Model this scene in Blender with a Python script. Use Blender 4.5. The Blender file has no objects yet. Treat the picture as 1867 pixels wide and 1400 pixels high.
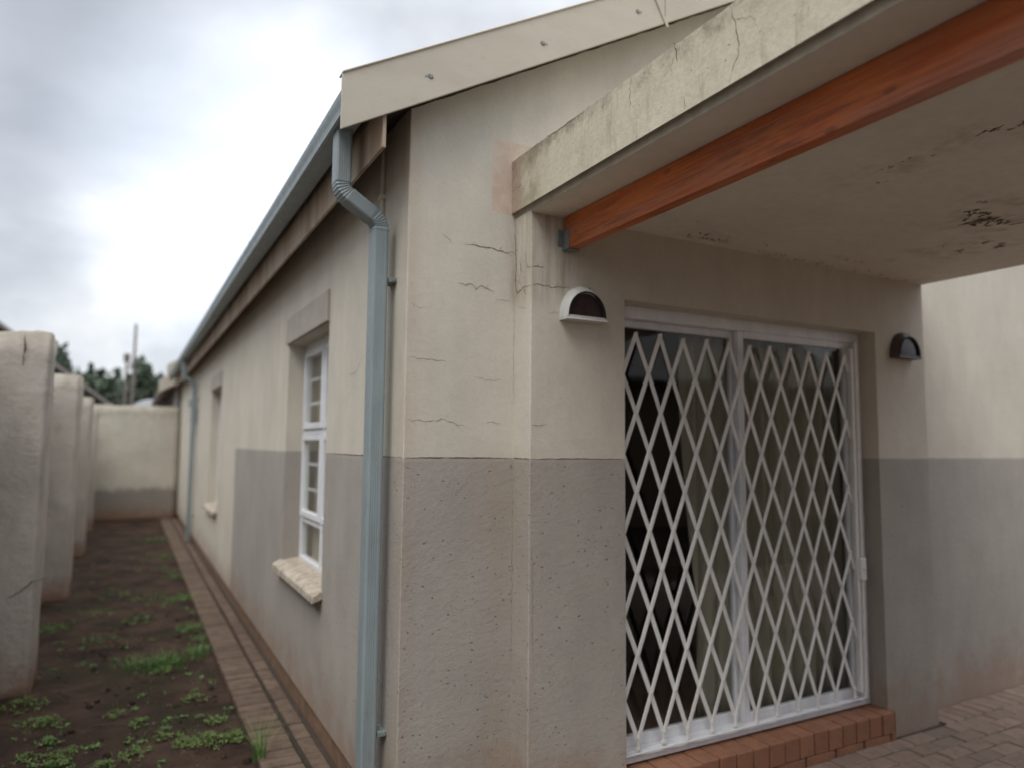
import bpy, bmesh, math, random
from mathutils import Vector, Matrix, noise as mnoise
S = bpy.context.scene
C = S.collection
R = math.radians
random.seed(7)

# ------------------------------------------------------------------ camera
cam = bpy.data.objects.new('camera', bpy.data.cameras.new('camera')); C.objects.link(cam)
S.camera = cam
yaw, pitch, roll = R(28.2412), R(4.9365), R(0.5326)
fw = Vector((math.sin(yaw)*math.cos(pitch), math.cos(yaw)*math.cos(pitch), math.sin(pitch)))
rt = Vector((math.cos(yaw), -math.sin(yaw), 0)); up = rt.cross(fw)
Rx = rt*math.cos(roll) + up*math.sin(roll); Ux = -rt*math.sin(roll) + up*math.cos(roll)
m = Matrix((Rx, Ux, -fw)).transposed().to_4x4(); m.translation = Vector((-1.0037, -2.812, 1.6152))
cam.matrix_world = m
cam.data.sensor_width = 36; cam.data.lens = 1296.703/1867*36
cam.data.clip_start = 0.05; cam.data.clip_end = 6000
cam.data.dof.use_dof = True; cam.data.dof.focus_distance = 2.55; cam.data.dof.aperture_fstop = 1.1

# ------------------------------------------------------------------ world: overcast sky
SUN_EL, SUN_AZ = 55, 232           # azimuth clockwise from +Y
W = bpy.data.worlds.new('World'); S.world = W; W.use_nodes = True
nt = W.node_tree; nt.nodes.clear()
def wn(t, **k):
    n = nt.nodes.new(t)
    for a, b in k.items(): setattr(n, a, b)
    return n
def wl(a, b): nt.links.new(a, b)
def wmath(op, a, b=None, c=None, clamp=False):
    n = wn('ShaderNodeMath', operation=op, use_clamp=clamp)
    for i, v in enumerate((a, b, c)):
        if v is None: continue
        if isinstance(v, (int, float)): n.inputs[i].default_value = v
        else: wl(v, n.inputs[i])
    return n.outputs[0]
def wramp(f, stops):
    n = wn('ShaderNodeValToRGB'); r = n.color_ramp
    while len(r.elements) > 1: r.elements.remove(r.elements[-1])
    for i, (p, c) in enumerate(stops):
        e = r.elements[0] if i == 0 else r.elements.new(p)
        e.position = p; e.color = (*c, 1)
    wl(f, n.inputs[0]); return n.outputs[0]
tc = wn('ShaderNodeTexCoord'); sep = wn('ShaderNodeSeparateXYZ'); wl(tc.outputs['Generated'], sep.inputs[0])
# project the view direction on a flat cloud layer
zc = wmath('MAXIMUM', wmath('ADD', sep.outputs[2], 0.5), 0.1)
cx = wmath('DIVIDE', sep.outputs[0], zc); cy = wmath('DIVIDE', sep.outputs[1], zc)
cmb = wn('ShaderNodeCombineXYZ'); wl(cx, cmb.inputs[0]); wl(cy, cmb.inputs[1])
n1 = wn('ShaderNodeTexNoise'); n1.inputs['Scale'].default_value = 2.4; n1.inputs['Detail'].default_value = 7; n1.inputs['Roughness'].default_value = .52; n1.inputs['Distortion'].default_value = .15
mp = wn('ShaderNodeMapping'); mp.inputs['Location'].default_value = (-11.336, -3.115, 0.261); wl(cmb.outputs[0], mp.inputs[0]); wl(mp.outputs[0], n1.inputs['Vector'])
cloud = wramp(n1.outputs['Fac'], [(0.30, (3.8, 4.1, 4.6)), (0.42, (4.5, 4.8, 5.3)), (0.52, (5.3, 5.55, 6.0)), (0.62, (6.7, 6.9, 7.2)), (0.75, (8.8, 8.8, 8.9))])
# the brightest part of the cloud cover
def lobe(d, lo, hi, gain):
    dp = wn('ShaderNodeVectorMath', operation='DOT_PRODUCT'); wl(tc.outputs['Generated'], dp.inputs[0]); dp.inputs[1].default_value = Vector(d).normalized()
    mr = wn('ShaderNodeMapRange', interpolation_type='SMOOTHSTEP'); wl(dp.outputs['Value'], mr.inputs[0])
    mr.inputs[1].default_value = lo; mr.inputs[2].default_value = hi; mr.inputs[3].default_value = 0; mr.inputs[4].default_value = gain
    return mr.outputs[0]
def dirpx(x, y):
    return fw + Rx*(x-933.5)/1296.7 - Ux*(y-700)/1296.7
g1 = lobe(dirpx(490, 340), .962, 1.0, .85)
g2 = lobe(dirpx(60, 240), .94, 1.0, -.10)
zen = wn('ShaderNodeMapRange'); wl(sep.outputs[2], zen.inputs[0]); zen.inputs[1].default_value = 0.53; zen.inputs[2].default_value = 0.93; zen.inputs[3].default_value = 1.0; zen.inputs[4].default_value = 4.1
gain = wmath('MULTIPLY', wmath('ADD', wmath('ADD', g1, g2), 1.0), zen.outputs[0])
vm = wn('ShaderNodeVectorMath', operation='SCALE'); wl(cloud, vm.inputs[0]); wl(gain, vm.inputs['Scale'])
sky = wn('ShaderNodeTexSky', sky_type='NISHITA'); sky.sun_disc = False; sky.sun_elevation = R(SUN_EL); sky.sun_rotation = R(SUN_AZ)
mx = wn('ShaderNodeMix', data_type='RGBA'); mx.inputs[0].default_value = .88; wl(sky.outputs[0], mx.inputs[6]); wl(vm.outputs[0], mx.inputs[7])
bg = wn('ShaderNodeBackground'); bg.inputs[1].default_value = .130; wl(mx.outputs[2], bg.inputs[0])
out = wn('ShaderNodeOutputWorld'); wl(bg.outputs[0], out.inputs[0])

sun = bpy.data.objects.new('sun', bpy.data.lights.new('sun', 'SUN')); C.objects.link(sun)
sun.data.energy = 1.5; sun.data.angle = R(35); sun.data.color = (1, .96, .9)
sd = Vector((math.sin(R(SUN_AZ))*math.cos(R(SUN_EL)), math.cos(R(SUN_AZ))*math.cos(R(SUN_EL)), math.sin(R(SUN_EL))))
sun.rotation_euler = sd.to_track_quat('Z', 'Y').to_euler()
S.view_settings.view_transform = 'Standard'; S.view_settings.look = 'None'
S.view_settings.exposure = 0.10; S.view_settings.gamma = 1
S.render.engine = 'CYCLES'
S.cycles.max_bounces = 8; S.cycles.diffuse_bounces = 5; S.cycles.transparent_max_bounces = 12

# ------------------------------------------------------------------ material helper
class M:
    def __init__(s, name, rough=.8, spec=.3):
        s.m = bpy.data.materials.new(name); s.m.use_nodes = True; s.t = s.m.node_tree
        s.b = s.t.nodes['Principled BSDF']; s.b.inputs['Roughness'].default_value = rough
        s.b.inputs['Specular IOR Level'].default_value = spec
        c = s.n('ShaderNodeTexCoord'); s.co = c.outputs['Object']
        q = s.n('ShaderNodeSeparateXYZ'); s.l(s.co, q.inputs[0]); s.x, s.y, s.z = q.outputs
    def n(s, t, **k):
        n = s.t.nodes.new(t)
        for a, b in k.items(): setattr(n, a, b)
        return n
    def l(s, a, b): s.t.links.new(a, b)
    def put(s, v, inp):
        if isinstance(v, (int, float)): inp.default_value = v
        elif isinstance(v, tuple): inp.default_value = (*v, 1) if len(inp.default_value) == 4 and len(v) == 3 else v
        else: s.l(v, inp)
    def math(s, op, a, b=None, clamp=False):
        n = s.n('ShaderNodeMath', operation=op, use_clamp=clamp); s.put(a, n.inputs[0])
        if b is not None: s.put(b, n.inputs[1])
        return n.outputs[0]
    def noise(s, scale, detail=4, rough=.55, stretch=(1, 1, 1), loc=(0, 0, 0), dist=0, out='Fac'):
        mp = s.n('ShaderNodeMapping'); mp.inputs['Scale'].default_value = stretch; mp.inputs['Location'].default_value = loc; s.l(s.co, mp.inputs[0])
        n = s.n('ShaderNodeTexNoise'); n.inputs['Scale'].default_value = scale; n.inputs['Detail'].default_value = detail
        n.inputs['Roughness'].default_value = rough; n.inputs['Distortion'].default_value = dist; s.l(mp.outputs[0], n.inputs['Vector']); return n.outputs[out]
    def voro(s, scale, stretch=(1, 1, 1), feature='F1', rnd=1):
        mp = s.n('ShaderNodeMapping'); mp.inputs['Scale'].default_value = stretch; s.l(s.co, mp.inputs[0])
        n = s.n('ShaderNodeTexVoronoi', feature=feature); n.inputs['Scale'].default_value = scale; n.inputs['Randomness'].default_value = rnd
        s.l(mp.outputs[0], n.inputs['Vector']); return n.outputs
    def rng(s, v, a, b, c=0.0, d=1.0, smooth=True):
        n = s.n('ShaderNodeMapRange', interpolation_type='SMOOTHSTEP' if smooth else 'LINEAR'); s.put(v, n.inputs[0])
        for i, k in enumerate((a, b, c, d)): n.inputs[i+1].default_value = k
        return n.outputs[0]
    def mix(s, f, a, b, mode='MIX'):
        n = s.n('ShaderNodeMix', data_type='RGBA', blend_type=mode); s.put(f, n.inputs[0]); s.put(a, n.inputs[6]); s.put(b, n.inputs[7]); return n.outputs[2]
    def mul(s, col, f):      # colour * scalar
        n = s.n('ShaderNodeVectorMath', operation='SCALE'); s.put(col, n.inputs[0]) if not isinstance(col, tuple) else setattr(n.inputs[0], 'default_value', col)
        s.put(f, n.inputs['Scale']); return n.outputs[0]
    def col(s, v): s.put(v, s.b.inputs['Base Color']); return s
    def bump(s, h, dist=.002, strength=1.0, prev=None):
        n = s.n('ShaderNodeBump'); n.inputs['Distance'].default_value = dist; n.inputs['Strength'].default_value = strength; s.l(h, n.inputs['Height'])
        if prev is not None: s.l(prev, n.inputs['Normal'])
        s.l(n.outputs[0], s.b.inputs['Normal']); return n.outputs[0]
    def box(s, lo, hi, soft):
        r = None
        for ax, a, b in zip((s.x, s.y, s.z), lo, hi):
            if a is not None:
                k = s.rng(ax, a-soft, a+soft); r = k if r is None else s.math('MULTIPLY', r, k)
            if b is not None:
                k = s.rng(ax, b+soft, b-soft); r = k if r is None else s.math('MULTIPLY', r, k)
        return r

def simple(name, c, rough=.6, var=.08, sc=8, bump=0, bsc=60, spec=.3, metal=0):
    m = M(name, rough, spec); f = m.rng(m.noise(sc, 5), .25, .75, 1-var, 1+var, False)
    m.col(m.mul(c, f)); m.b.inputs['Metallic'].default_value = metal
    if bump: m.bump(m.noise(bsc, 4), bump)
    return m.m

ZL = 1.5616
# painted plaster of the house: cream above, taupe band below
def plaster(name, gable):
    m = M(name, .85, .2)
    wob = m.rng(m.noise(9, 3), .3, .7, -.003, .003, False)
    zz = m.math('ADD', m.z, wob)
    low = m.rng(zz, ZL+.0015, ZL-.0015)
    if not gable: low = m.math('MULTIPLY', low, m.rng(m.math('ADD', m.y, m.rng(m.noise(6, 3), .3, .7, -.02, .02, False)), 5.21, 5.19))
    v = m.rng(m.noise(1.6, 5, .6, (1, 1, .8)), .25, .75, .90, 1.08, False)
    v2 = m.rng(m.noise(7, 6, .65, (1, 1, .35)), .25, .75, .93, 1.06, False)
    v3 = m.rng(m.noise(70, 4, .6), .25, .75, .95, 1.05, False)
    vv = m.math('MULTIPLY', m.math('MULTIPLY', v, v2), v3)
    warm = m.rng(m.noise(2.2, 4, .6, loc=(5, 2, 1)), .4, .75)
    up_ = m.mix(warm, (.59, .545, .46), (.56, .515, .43))
    lo_ = m.mix(warm, (.37, .34, .30), (.35, .315, .278))
    c = m.mix(low, up_, lo_)
    # brown weathering beside the arrises
    streak = m.rng(m.noise(13, 5, .65, (1, 1, .12)), .35, .75)
    if gable:
        e1 = m.math('MULTIPLY', m.box((None, None, None), (.05, None, None), .035), .55)
        e2 = m.math('MULTIPLY', m.box((.36, None, None), (.56, None, ZL+.02), .07), .5)
        e = m.math('MULTIPLY', m.math('ADD', e1, e2), m.rng(m.noise(5, 5, .6, (1, 1, .4)), .35, .65, .25, .8))
        c = m.mix(e, c, m.mix(low, (.47, .36, .25), (.37, .29, .22)))
        # bare pinkish filler where the porch slab meets the gable
        pb = m.box((.395, -.05, 2.665), (.60, .02, 3.01), .006)
        pb = m.math('MULTIPLY', pb, m.rng(m.noise(14, 4), .25, .5, .55, 1))
        c = m.mix(pb, c, m.mix(m.rng(m.noise(16, 4), .35, .65), (.57, .445, .35), (.61, .50, .41)))
        # damp brown runs below the slab
        db = m.math('MULTIPLY', m.box((.49, -.5, 2.25), (.80, None, 2.70), .06), streak)
        c = m.mix(m.math('MULTIPLY', db, .7), c, (.23, .165, .10))
    else:
        e = m.math('MULTIPLY', m.box((None, None, None), (None, .10, None), .05), .45)
        e = m.math('MULTIPLY', e, m.rng(m.noise(5, 5, .6, (1, 1, .4)), .35, .65, .2, .9))
        c = m.mix(e, c, (.44, .34, .24))
        st = m.math('MULTIPLY', m.rng(m.noise(2.3, 4, .6, (1, 1.6, .1)), .52, .75), m.rng(m.z, 3.0, 1.2, .25, .0))
        c = m.mix(st, c, (.40, .33, .25))
    # splashed red soil near the ground
    sp = m.math('ADD', m.z, m.rng(m.noise(5, 6, .7), .25, .75, -.22, .22, False))
    sp = m.rng(sp, .42, .02, 0, .5)
    c = m.mix(sp, c, (.30, .17, .10))
    c = m.mul(c, vv)
    # small blow holes in the plaster of the band
    vo = m.voro(27, (1, 1, 1.7)); 
    msk = m.rng(m.noise(6, 4, .6), .36, .52)
    hole = m.math('MULTIPLY', m.rng(m.math('ADD', vo['Distance'], m.rng(m.noise(60, 4, .7, (1, 1, 1.8)), .2, .8, -.26, .26, False)), .15, .02), m.math('MULTIPLY', msk, m.rng(m.n_white(vo['Color']), .48, .58)))
    vo2 = m.voro(75, (1, 1, 1.8)); hole2 = m.math('MULTIPLY', m.rng(vo2['Distance'], .22, .08), m.math('MULTIPLY', m.rng(m.noise(8, 4, .6, loc=(3, 3, 3)), .45, .6), m.rng(m.n_white(vo2['Color']), .55, .65)))
    hole = m.math('MAXIMUM', hole, m.math('MULTIPLY', hole2, .6))
    hole = m.math('MULTIPLY', hole, m.rng(m.z, ZL-.01, ZL-.06))
    c = m.mix(m.math('MULTIPLY', hole, .28), c, (.11, .095, .08))
    m.col(c)
    b = m.bump(m.noise(1.7, 3, .5), .02, .35)
    b = m.bump(m.noise(22, 6, .6, (1, 1, 1.2)), .0020, 1, b)
    rough = m.math('MULTIPLY', m.noise(160, 3), m.rng(low, 0, 1, .35, 1.0))
    b = m.bump(rough, .0011, 1, b)
    lumps = m.math('MULTIPLY', m.noise(42, 5, .62, (1, 1, 1.25), dist=.6), m.rng(m.z, ZL+.005, ZL-.02, .08, 1))
    b = m.bump(lumps, .0019, 1, b)
    b = m.bump(m.math('MULTIPLY', hole, -1), .008, 1, b)
    return m.m
def n_white(s, v):
    q = s.n('ShaderNodeSeparateColor'); s.l(v, q.inputs[0]); return q.outputs[0]
M.n_white = n_white

MAT = {}
MAT['gable'] = plaster('painted_plaster_front', True)
MAT['side'] = plaster('painted_plaster_side', False)
MAT['crack'] = simple('crack_dark_brown', (.05, .035, .022), .95, .3, 40)  # dark brown colour of the crack lines
MAT['groove'] = simple('groove_dirt', (.045, .033, .025), .95, .3, 40)

def slabmat():
    m = M('weathered_slab_paint', .85, .2)
    base = m.mix(m.rng(m.noise(4, 5, .6), .35, .65), (.59, .54, .415), (.53, .48, .36))
    top = m.math('MULTIPLY', m.rng(m.math('ADD', m.z, m.rng(m.noise(12, 5, .7, (1, 1, .6)), .25, .75, -.07, .07, False)), 2.83, 2.92), m.rng(m.noise(9, 6, .7), .38, .62, .2, 1))
    c = m.mix(m.math('MULTIPLY', top, .75), base, (.20, .165, .12))
    st = m.math('MULTIPLY', m.rng(m.noise(16, 6, .7, (1, 1, .12)), .52, .72), .45)
    c = m.mix(st, c, (.27, .225, .16))
    web = m.math('MULTIPLY', m.rng(m.noise(11, 8, .75, dist=1.6), .485, .5), m.rng(m.noise(11, 8, .75, dist=1.6), .515, .5))
    c = m.mix(m.math('MULTIPLY', web, .25), c, (.17, .14, .10))
    pb = m.box((None, -.085, None), (None, .05, None), .006)
    c = m.mix(m.math('MULTIPLY', pb, .85), c, m.mix(m.noise(30, 4), (.36, .25, .19), (.50, .385, .31)))
    db = m.math('MULTIPLY', m.box((None, -.24, None), (None, -.085, None), .03), m.rng(m.noise(12, 5), .3, .6))
    c = m.mix(m.math('MULTIPLY', db, .5), c, (.25, .205, .13))
    m.col(m.mul(c, m.rng(m.noise(60, 4), .25, .75, .93, 1.07, False)))
    b = m.bump(m.noise(5, 4), .015, .5); b = m.bump(m.noise(35, 6, .65), .0016, 1, b); m.bump(m.noise(170, 3), .0009, 1, b)
    return m.m
MAT['slab'] = slabmat()
MAT['slab_lip'] = simple('slab_lip_concrete', (.27, .23, .17), .95, .2, 20, .001)
def ceilmat():
    m = M('porch_ceiling_paint', .75, .25)
    c = m.mix(m.rng(m.noise(1.5, 5), .35, .65), (.70, .64, .54), (.65, .59, .49))
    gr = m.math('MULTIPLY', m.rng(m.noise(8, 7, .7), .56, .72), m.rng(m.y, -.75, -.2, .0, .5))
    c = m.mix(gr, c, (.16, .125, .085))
    for lo, hi in (((2.0, -1.35, None), (2.6, -.9, None)), ((2.5, -1.0, None), (3.0, -.55, None)), ((1.25, -.38, None), (1.65, -.15, None)), ((1.3, -1.8, None), (1.6, -1.05, None))):
        hb = m.math('MULTIPLY', m.box(lo, hi, .09), m.rng(m.noise(7, 5, .65), .45, .7, 0, .45)); c = m.mix(hb, c, (.30, .24, .17))
    m.col(m.mul(c, m.rng(m.noise(20, 5), .25, .75, .95, 1.05, False))); b = m.bump(m.noise(3, 3), .012, .4); m.bump(m.noise(60, 4), .0008, 1, b)
    return m.m
MAT['ceiling'] = ceilmat()
MAT['peel'] = simple('flaked_paint_scar', (.13, .10, .08), .95, .35, 60)
def woodmat():
    m = M('stained_timber', .42, .4)
    g = m.noise(9, 6, .65, (3.0, .35, 3.0), dist=.5); g2 = m.noise(60, 5, .7, (2.5, .06, 2.5)); g3 = m.noise(3, 4, .5, (3, .5, 3))
    c = m.mix(m.rng(g, .3, .7), (.42, .088, .020), (.60, .175, .040))
    c = m.mix(m.rng(g3, .45, .7), c, (.42, .15, .08))
    c = m.mix(m.math('MULTIPLY', m.rng(g2, .48, .68), .55), c, (.13, .025, .012))
    dk = m.math('MULTIPLY', m.rng(m.noise(4, 7, .75, (6, .5, 6), (2, 5, 1)), .50, .68), .6)
    c = m.mix(dk, c, (.11, .035, .02))
    vo = m.voro(5, (2.2, 1.0, 2.2)); kn = m.rng(vo['Distance'], .13, .07)
    c = m.mix(m.math('MULTIPLY', kn, .45), c, (.05, .018, .012))
    m.col(c); b = m.bump(g2, .0012); m.bump(g, .001, 1, b); return m.m
MAT['timber'] = woodmat()
def metalpaint(name, c, rough=.38, dirt=.25, stain=(.2, .17, .13)):
    m = M(name, rough, .5)
    v = m.rng(m.noise(14, 5, .6, (1, 1, .3)), .3, .7, .9, 1.08, False)
    d = m.math('MULTIPLY', m.rng(m.noise(22, 7, .75, (1, 1, .5)), .52, .74), dirt)
    m.col(m.mul(m.mix(d, c, stain), v)); m.put(m.rng(m.noise(30, 4), .3, .7, rough-.08, rough+.2, False), m.b.inputs['Roughness'])
    b = m.bump(m.noise(3.5, 3), .006, .35); m.bump(m.noise(120, 3), .0003, 1, b); return m.m
MAT['gutter'] = metalpaint('grey_blue_gutter_enamel', (.245, .288, .295), .4, .4)
MAT['white_metal'] = metalpaint('white_powder_coat', (.76, .77, .79), .35, .18, (.35, .31, .26))
MAT['gate_paint'] = metalpaint('off_white_gate_paint', (.76, .75, .72), .5, .4, (.30, .25, .2))
MAT['galv'] = metalpaint('galvanised_steel', (.20, .23, .22), .5, .6, (.10, .09, .07))
MAT['barge'] = None
def bargemat():
    m = M('painted_fibre_cement', .7, .25)
    c = m.mix(m.rng(m.noise(5, 6, .6, (.6, 1, 2)), .3, .7), (.50, .45, .37), (.46, .41, .335))
    d = m.math('MULTIPLY', m.rng(m.noise(16, 7, .7, (1, 1, 1.5)), .55, .75), .3); c = m.mix(d, c, (.30, .25, .19))
    m.col(c); b = m.bump(m.noise(3, 3), .01, .3); m.bump(m.noise(70, 4), .0008, 1, b); return m.m
MAT['barge'] = bargemat()
def fasmat():
    m = M('weathered_fascia_paint', .75, .25)
    c = m.mix(m.rng(m.noise(3, 5, .6, (1, 2, .25)), .4, .62), (.44, .37, .29), (.33, .235, .16))
    m.col(c); m.bump(m.noise(60, 4, .6, (1, .2, 1)), .0012); return m.m
MAT['fascia'] = fasmat()
MAT['dark_wood'] = simple('dark_roof_timber', (.045, .035, .03), .9, .3, 12, .002)
MAT['roof'] = simple('roof_sheet', (.22, .20, .18), .7, .2, 6, .002)
MAT['lamp_white'] = metalpaint('lamp_hood_enamel', (.60, .60, .56), .45, .35, (.28, .25, .2))
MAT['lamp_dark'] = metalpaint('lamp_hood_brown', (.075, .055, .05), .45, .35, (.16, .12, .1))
MAT['lens'] = simple('smoked_lens', (.030, .018, .018), .25, .3, 20, 0, spec=.5)
MAT['rubber'] = simple('black_seal', (.02, .018, .018), .7, .2)
def sillmat():
    m = M('stained_cement_sill', .85, .2)
    c = m.mix(m.rng(m.noise(15, 7, .7), .36, .68), (.48, .425, .35), (.30, .235, .17))
    m.col(c); m.bump(m.noise(40, 5), .003); return m.m
MAT['sill'] = sillmat()
MAT['found'] = simple('soil_stained_foundation', (.20, .125, .08), .95, .35, 9, .004, 30)
MAT['opp'] = simple('brown_face_brick', (.20, .13, .09), .9, .2, 12, .004)
MAT['lintel'] = simple('taupe_plaster_lintel', (.41, .37, .32), .85, .14, 9, .0035, 34)
def glassmat(name, tint, rf=.9):
    m = bpy.data.materials.new(name); m.use_nodes = True; t = m.node_tree; t.nodes.clear()
    o = t.nodes.new('ShaderNodeOutputMaterial'); tr = t.nodes.new('ShaderNodeBsdfTransparent'); tr.inputs[0].default_value = (*tint, 1)
    g = t.nodes.new('ShaderNodeBsdfGlossy'); g.inputs['Roughness'].default_value = .02
    tcn = t.nodes.new('ShaderNodeTexCoord'); nz = t.nodes.new('ShaderNodeTexNoise'); nz.inputs['Scale'].default_value = 2.2
    t.links.new(tcn.outputs['Object'], nz.inputs['Vector'])
    bp = t.nodes.new('ShaderNodeBump'); bp.inputs['Distance'].default_value = .004; t.links.new(nz.outputs['Fac'], bp.inputs['Height']); t.links.new(bp.outputs[0], g.inputs['Normal'])
    lw = t.nodes.new('ShaderNodeLayerWeight'); lw.inputs[0].default_value = .5
    pw = t.nodes.new('ShaderNodeMath'); pw.operation = 'POWER'; pw.inputs[1].default_value = 5; t.links.new(lw.outputs['Facing'], pw.inputs[0])
    fr = t.nodes.new('ShaderNodeMath'); fr.operation = 'MULTIPLY_ADD'; fr.inputs[1].default_value = .75; fr.inputs[2].default_value = .035; t.links.new(pw.outputs[0], fr.inputs[0])
    mxx = t.nodes.new('ShaderNodeMixShader'); t.links.new(fr.outputs[0], mxx.inputs[0]); t.links.new(tr.outputs[0], mxx.inputs[1]); t.links.new(g.outputs[0], mxx.inputs[2]); t.links.new(mxx.outputs[0], o.inputs[0])
    return m
MAT['glass'] = glassmat('window_glass', (.97, .98, .97))
MAT['door_glass'] = glassmat('door_glass', (.90, .92, .93))
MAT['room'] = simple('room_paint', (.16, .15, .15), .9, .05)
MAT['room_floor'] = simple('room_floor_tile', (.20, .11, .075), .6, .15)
def curtmat(name, c):
    m = M(name, .95, .1); f = m.rng(m.noise(40, 5, .6, (1, 1, .1)), .25, .75, .85, 1.12, False)
    m.col(m.mul(c, f)); m.bump(m.noise(200, 3), .0006); return m.m
MAT['curtain'] = curtmat('olive_beige_curtain', (.44, .395, .29))
MAT['blind'] = curtmat('beige_net_curtain', (.50, .45, .35))
def brickmat(name, base, var, dirt):
    m = M(name, .88, .2)
    a = m.n('ShaderNodeAttribute', attribute_name='tone')
    c = m.mix(a.outputs['Fac'], base, var)
    c = m.mix(m.math('MULTIPLY', m.rng(m.noise(13, 6, .7), .42, .68), .6), c, dirt)
    m.col(m.mul(c, m.rng(m.noise(120, 4), .25, .75, .85, 1.12, False))); b = m.bump(m.noise(35, 5), .0014, .8); m.bump(m.noise(160, 3), .0008, 1, b); return m.m
MAT['brick'] = brickmat('edge_paver_clay', (.125, .087, .063), (.175, .122, .088), (.07, .05, .036))
MAT['paver'] = brickmat('yard_paver_clay', (.21, .155, .12), (.28, .20, .155), (.15, .115, .09))
MAT['step'] = brickmat('door_step_brick', (.27, .125, .075), (.31, .15, .09), (.19, .10, .065))
def soilmat():
    m = M('reddish_soil', .95, .15)
    c = m.mix(m.rng(m.noise(2.2, 7, .65), .35, .65), (.030, .019, .0135), (.078, .048, .033))
    c = m.mix(m.math('MULTIPLY', m.rng(m.noise(1.1, 5, .6, loc=(4, 1, 0)), .50, .66), .7), c, (.032, .029, .015))
    c = m.mix(m.math('MULTIPLY', m.rng(m.noise(90, 3, .6), .60, .72), .5), c, (.10, .068, .05))
    c = m.mix(m.math('MULTIPLY', m.rng(m.noise(30, 5, .7, loc=(1, 8, 0)), .55, .7), .6), c, (.045, .027, .02))
    m.col(c); b = m.bump(m.noise(9, 6, .65), .03, .8); b = m.bump(m.noise(70, 5, .7), .009, 1, b); m.bump(m.noise(260, 3), .002, 1, b); return m.m
MAT['soil'] = soilmat()
MAT['bounce_apron'] = simple('bounce_apron_concrete', (.15, .13, .11), .9, .15, 3, .004, 40)
MAT['moss'] = simple('moss_filled_joint', (.042, .035, .024), .95, .4, 40, .004, 90)
MAT['sand'] = simple('joint_sand', (.060, .042, .030), .95, .25, 30, .003, 90)
MAT['pebble'] = simple('pebble_stone', (.13, .105, .085), .9, .35, 30)
def wallmat(name, top, bot, zl, patchy=.3):
    m = M(name, .9, .15)
    c = m.mix(m.rng(m.noise(1.8, 6, .65), .3, .7), top, tuple(k*.86 for k in top))
    if bot:
        low = m.rng(m.math('ADD', m.z, m.rng(m.noise(3, 6, .7), .3, .7, -.12, .12, False)), zl+.06, zl-.10); c = m.mix(low, c, bot)
    d = m.math('MULTIPLY', m.rng(m.noise(3, 7, .7, (1, 1, .5), loc=(2, 2, 2)), .5, .7), patchy); c = m.mix(d, c, (.17, .145, .115))
    tp = m.math('MULTIPLY', m.rng(m.math('ADD', m.z, m.rng(m.noise(8, 5), .3, .7, -.15, .15, False)), 2.05, 2.4), .55); c = m.mix(tp, c, (.27, .24, .18))
    sp = m.rng(m.math('ADD', m.z, m.rng(m.noise(5, 6, .7), .25, .75, -.18, .18, False)), .35, .02, 0, .75); c = m.mix(sp, c, (.27, .15, .09))
    m.col(c); b = m.bump(m.noise(4, 5), .03, .6); b = m.bump(m.noise(28, 6, .7), .007, 1, b); m.bump(m.noise(120, 3), .001, 1, b); return m.m
MAT['pier'] = wallmat('old_boundary_plaster', (.47, .42, .365), None, 0)
MAT['endwall'] = wallmat('end_wall_plaster', (.545, .505, .425), (.27, .24, .205), .66, .15)
def leafmat(name, c1, c2, tr=.25):
    m = M(name, .6, .3); c = m.mix(m.rng(m.noise(3, 4), .35, .65), c1, c2)
    a = m.n('ShaderNodeAttribute', attribute_name='tone'); c = m.mul(c, m.rng(a.outputs['Fac'], 0, 1, .6, 1.35, False))
    m.col(c); m.b.inputs['Transmission Weight'].default_value = 0
    return m.m
MAT['leaf'] = leafmat('tree_foliage', (.036, .056, .030), (.062, .082, .045))  # greens lightened a little, distant haze put into the leaf colour
MAT['leaf_dark'] = leafmat('dark_conifer_foliage', (.018, .036, .022), (.034, .056, .032))
MAT['leaf_bright'] = leafmat('light_green_shrub_foliage', (.10, .17, .035), (.15, .22, .05))  # lighter, yellower green than the tree foliage
MAT['weed'] = leafmat('fresh_weed_leaf', (.10, .155, .035), (.155, .215, .06))
MAT['grass'] = leafmat('fresh_grass_blade', (.10, .21, .05), (.17, .29, .08))
MAT['bark'] = simple('bark', (.10, .08, .06), .9, .3, 12, .01)
MAT['pole'] = simple('pole_timber', (.20, .17, .15), .9, .2, 10)
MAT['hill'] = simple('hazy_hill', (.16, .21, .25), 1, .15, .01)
MAT['red_fascia'] = simple('dark_red_fascia', (.09, .035, .035), .7, .2, 6)
MAT['tin'] = simple('pale_tin', (.62, .64, .66), .5, .1, 3)
MAT['grey_box'] = simple('grey_plastic', (.30, .33, .35), .5, .1, 6)

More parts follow.
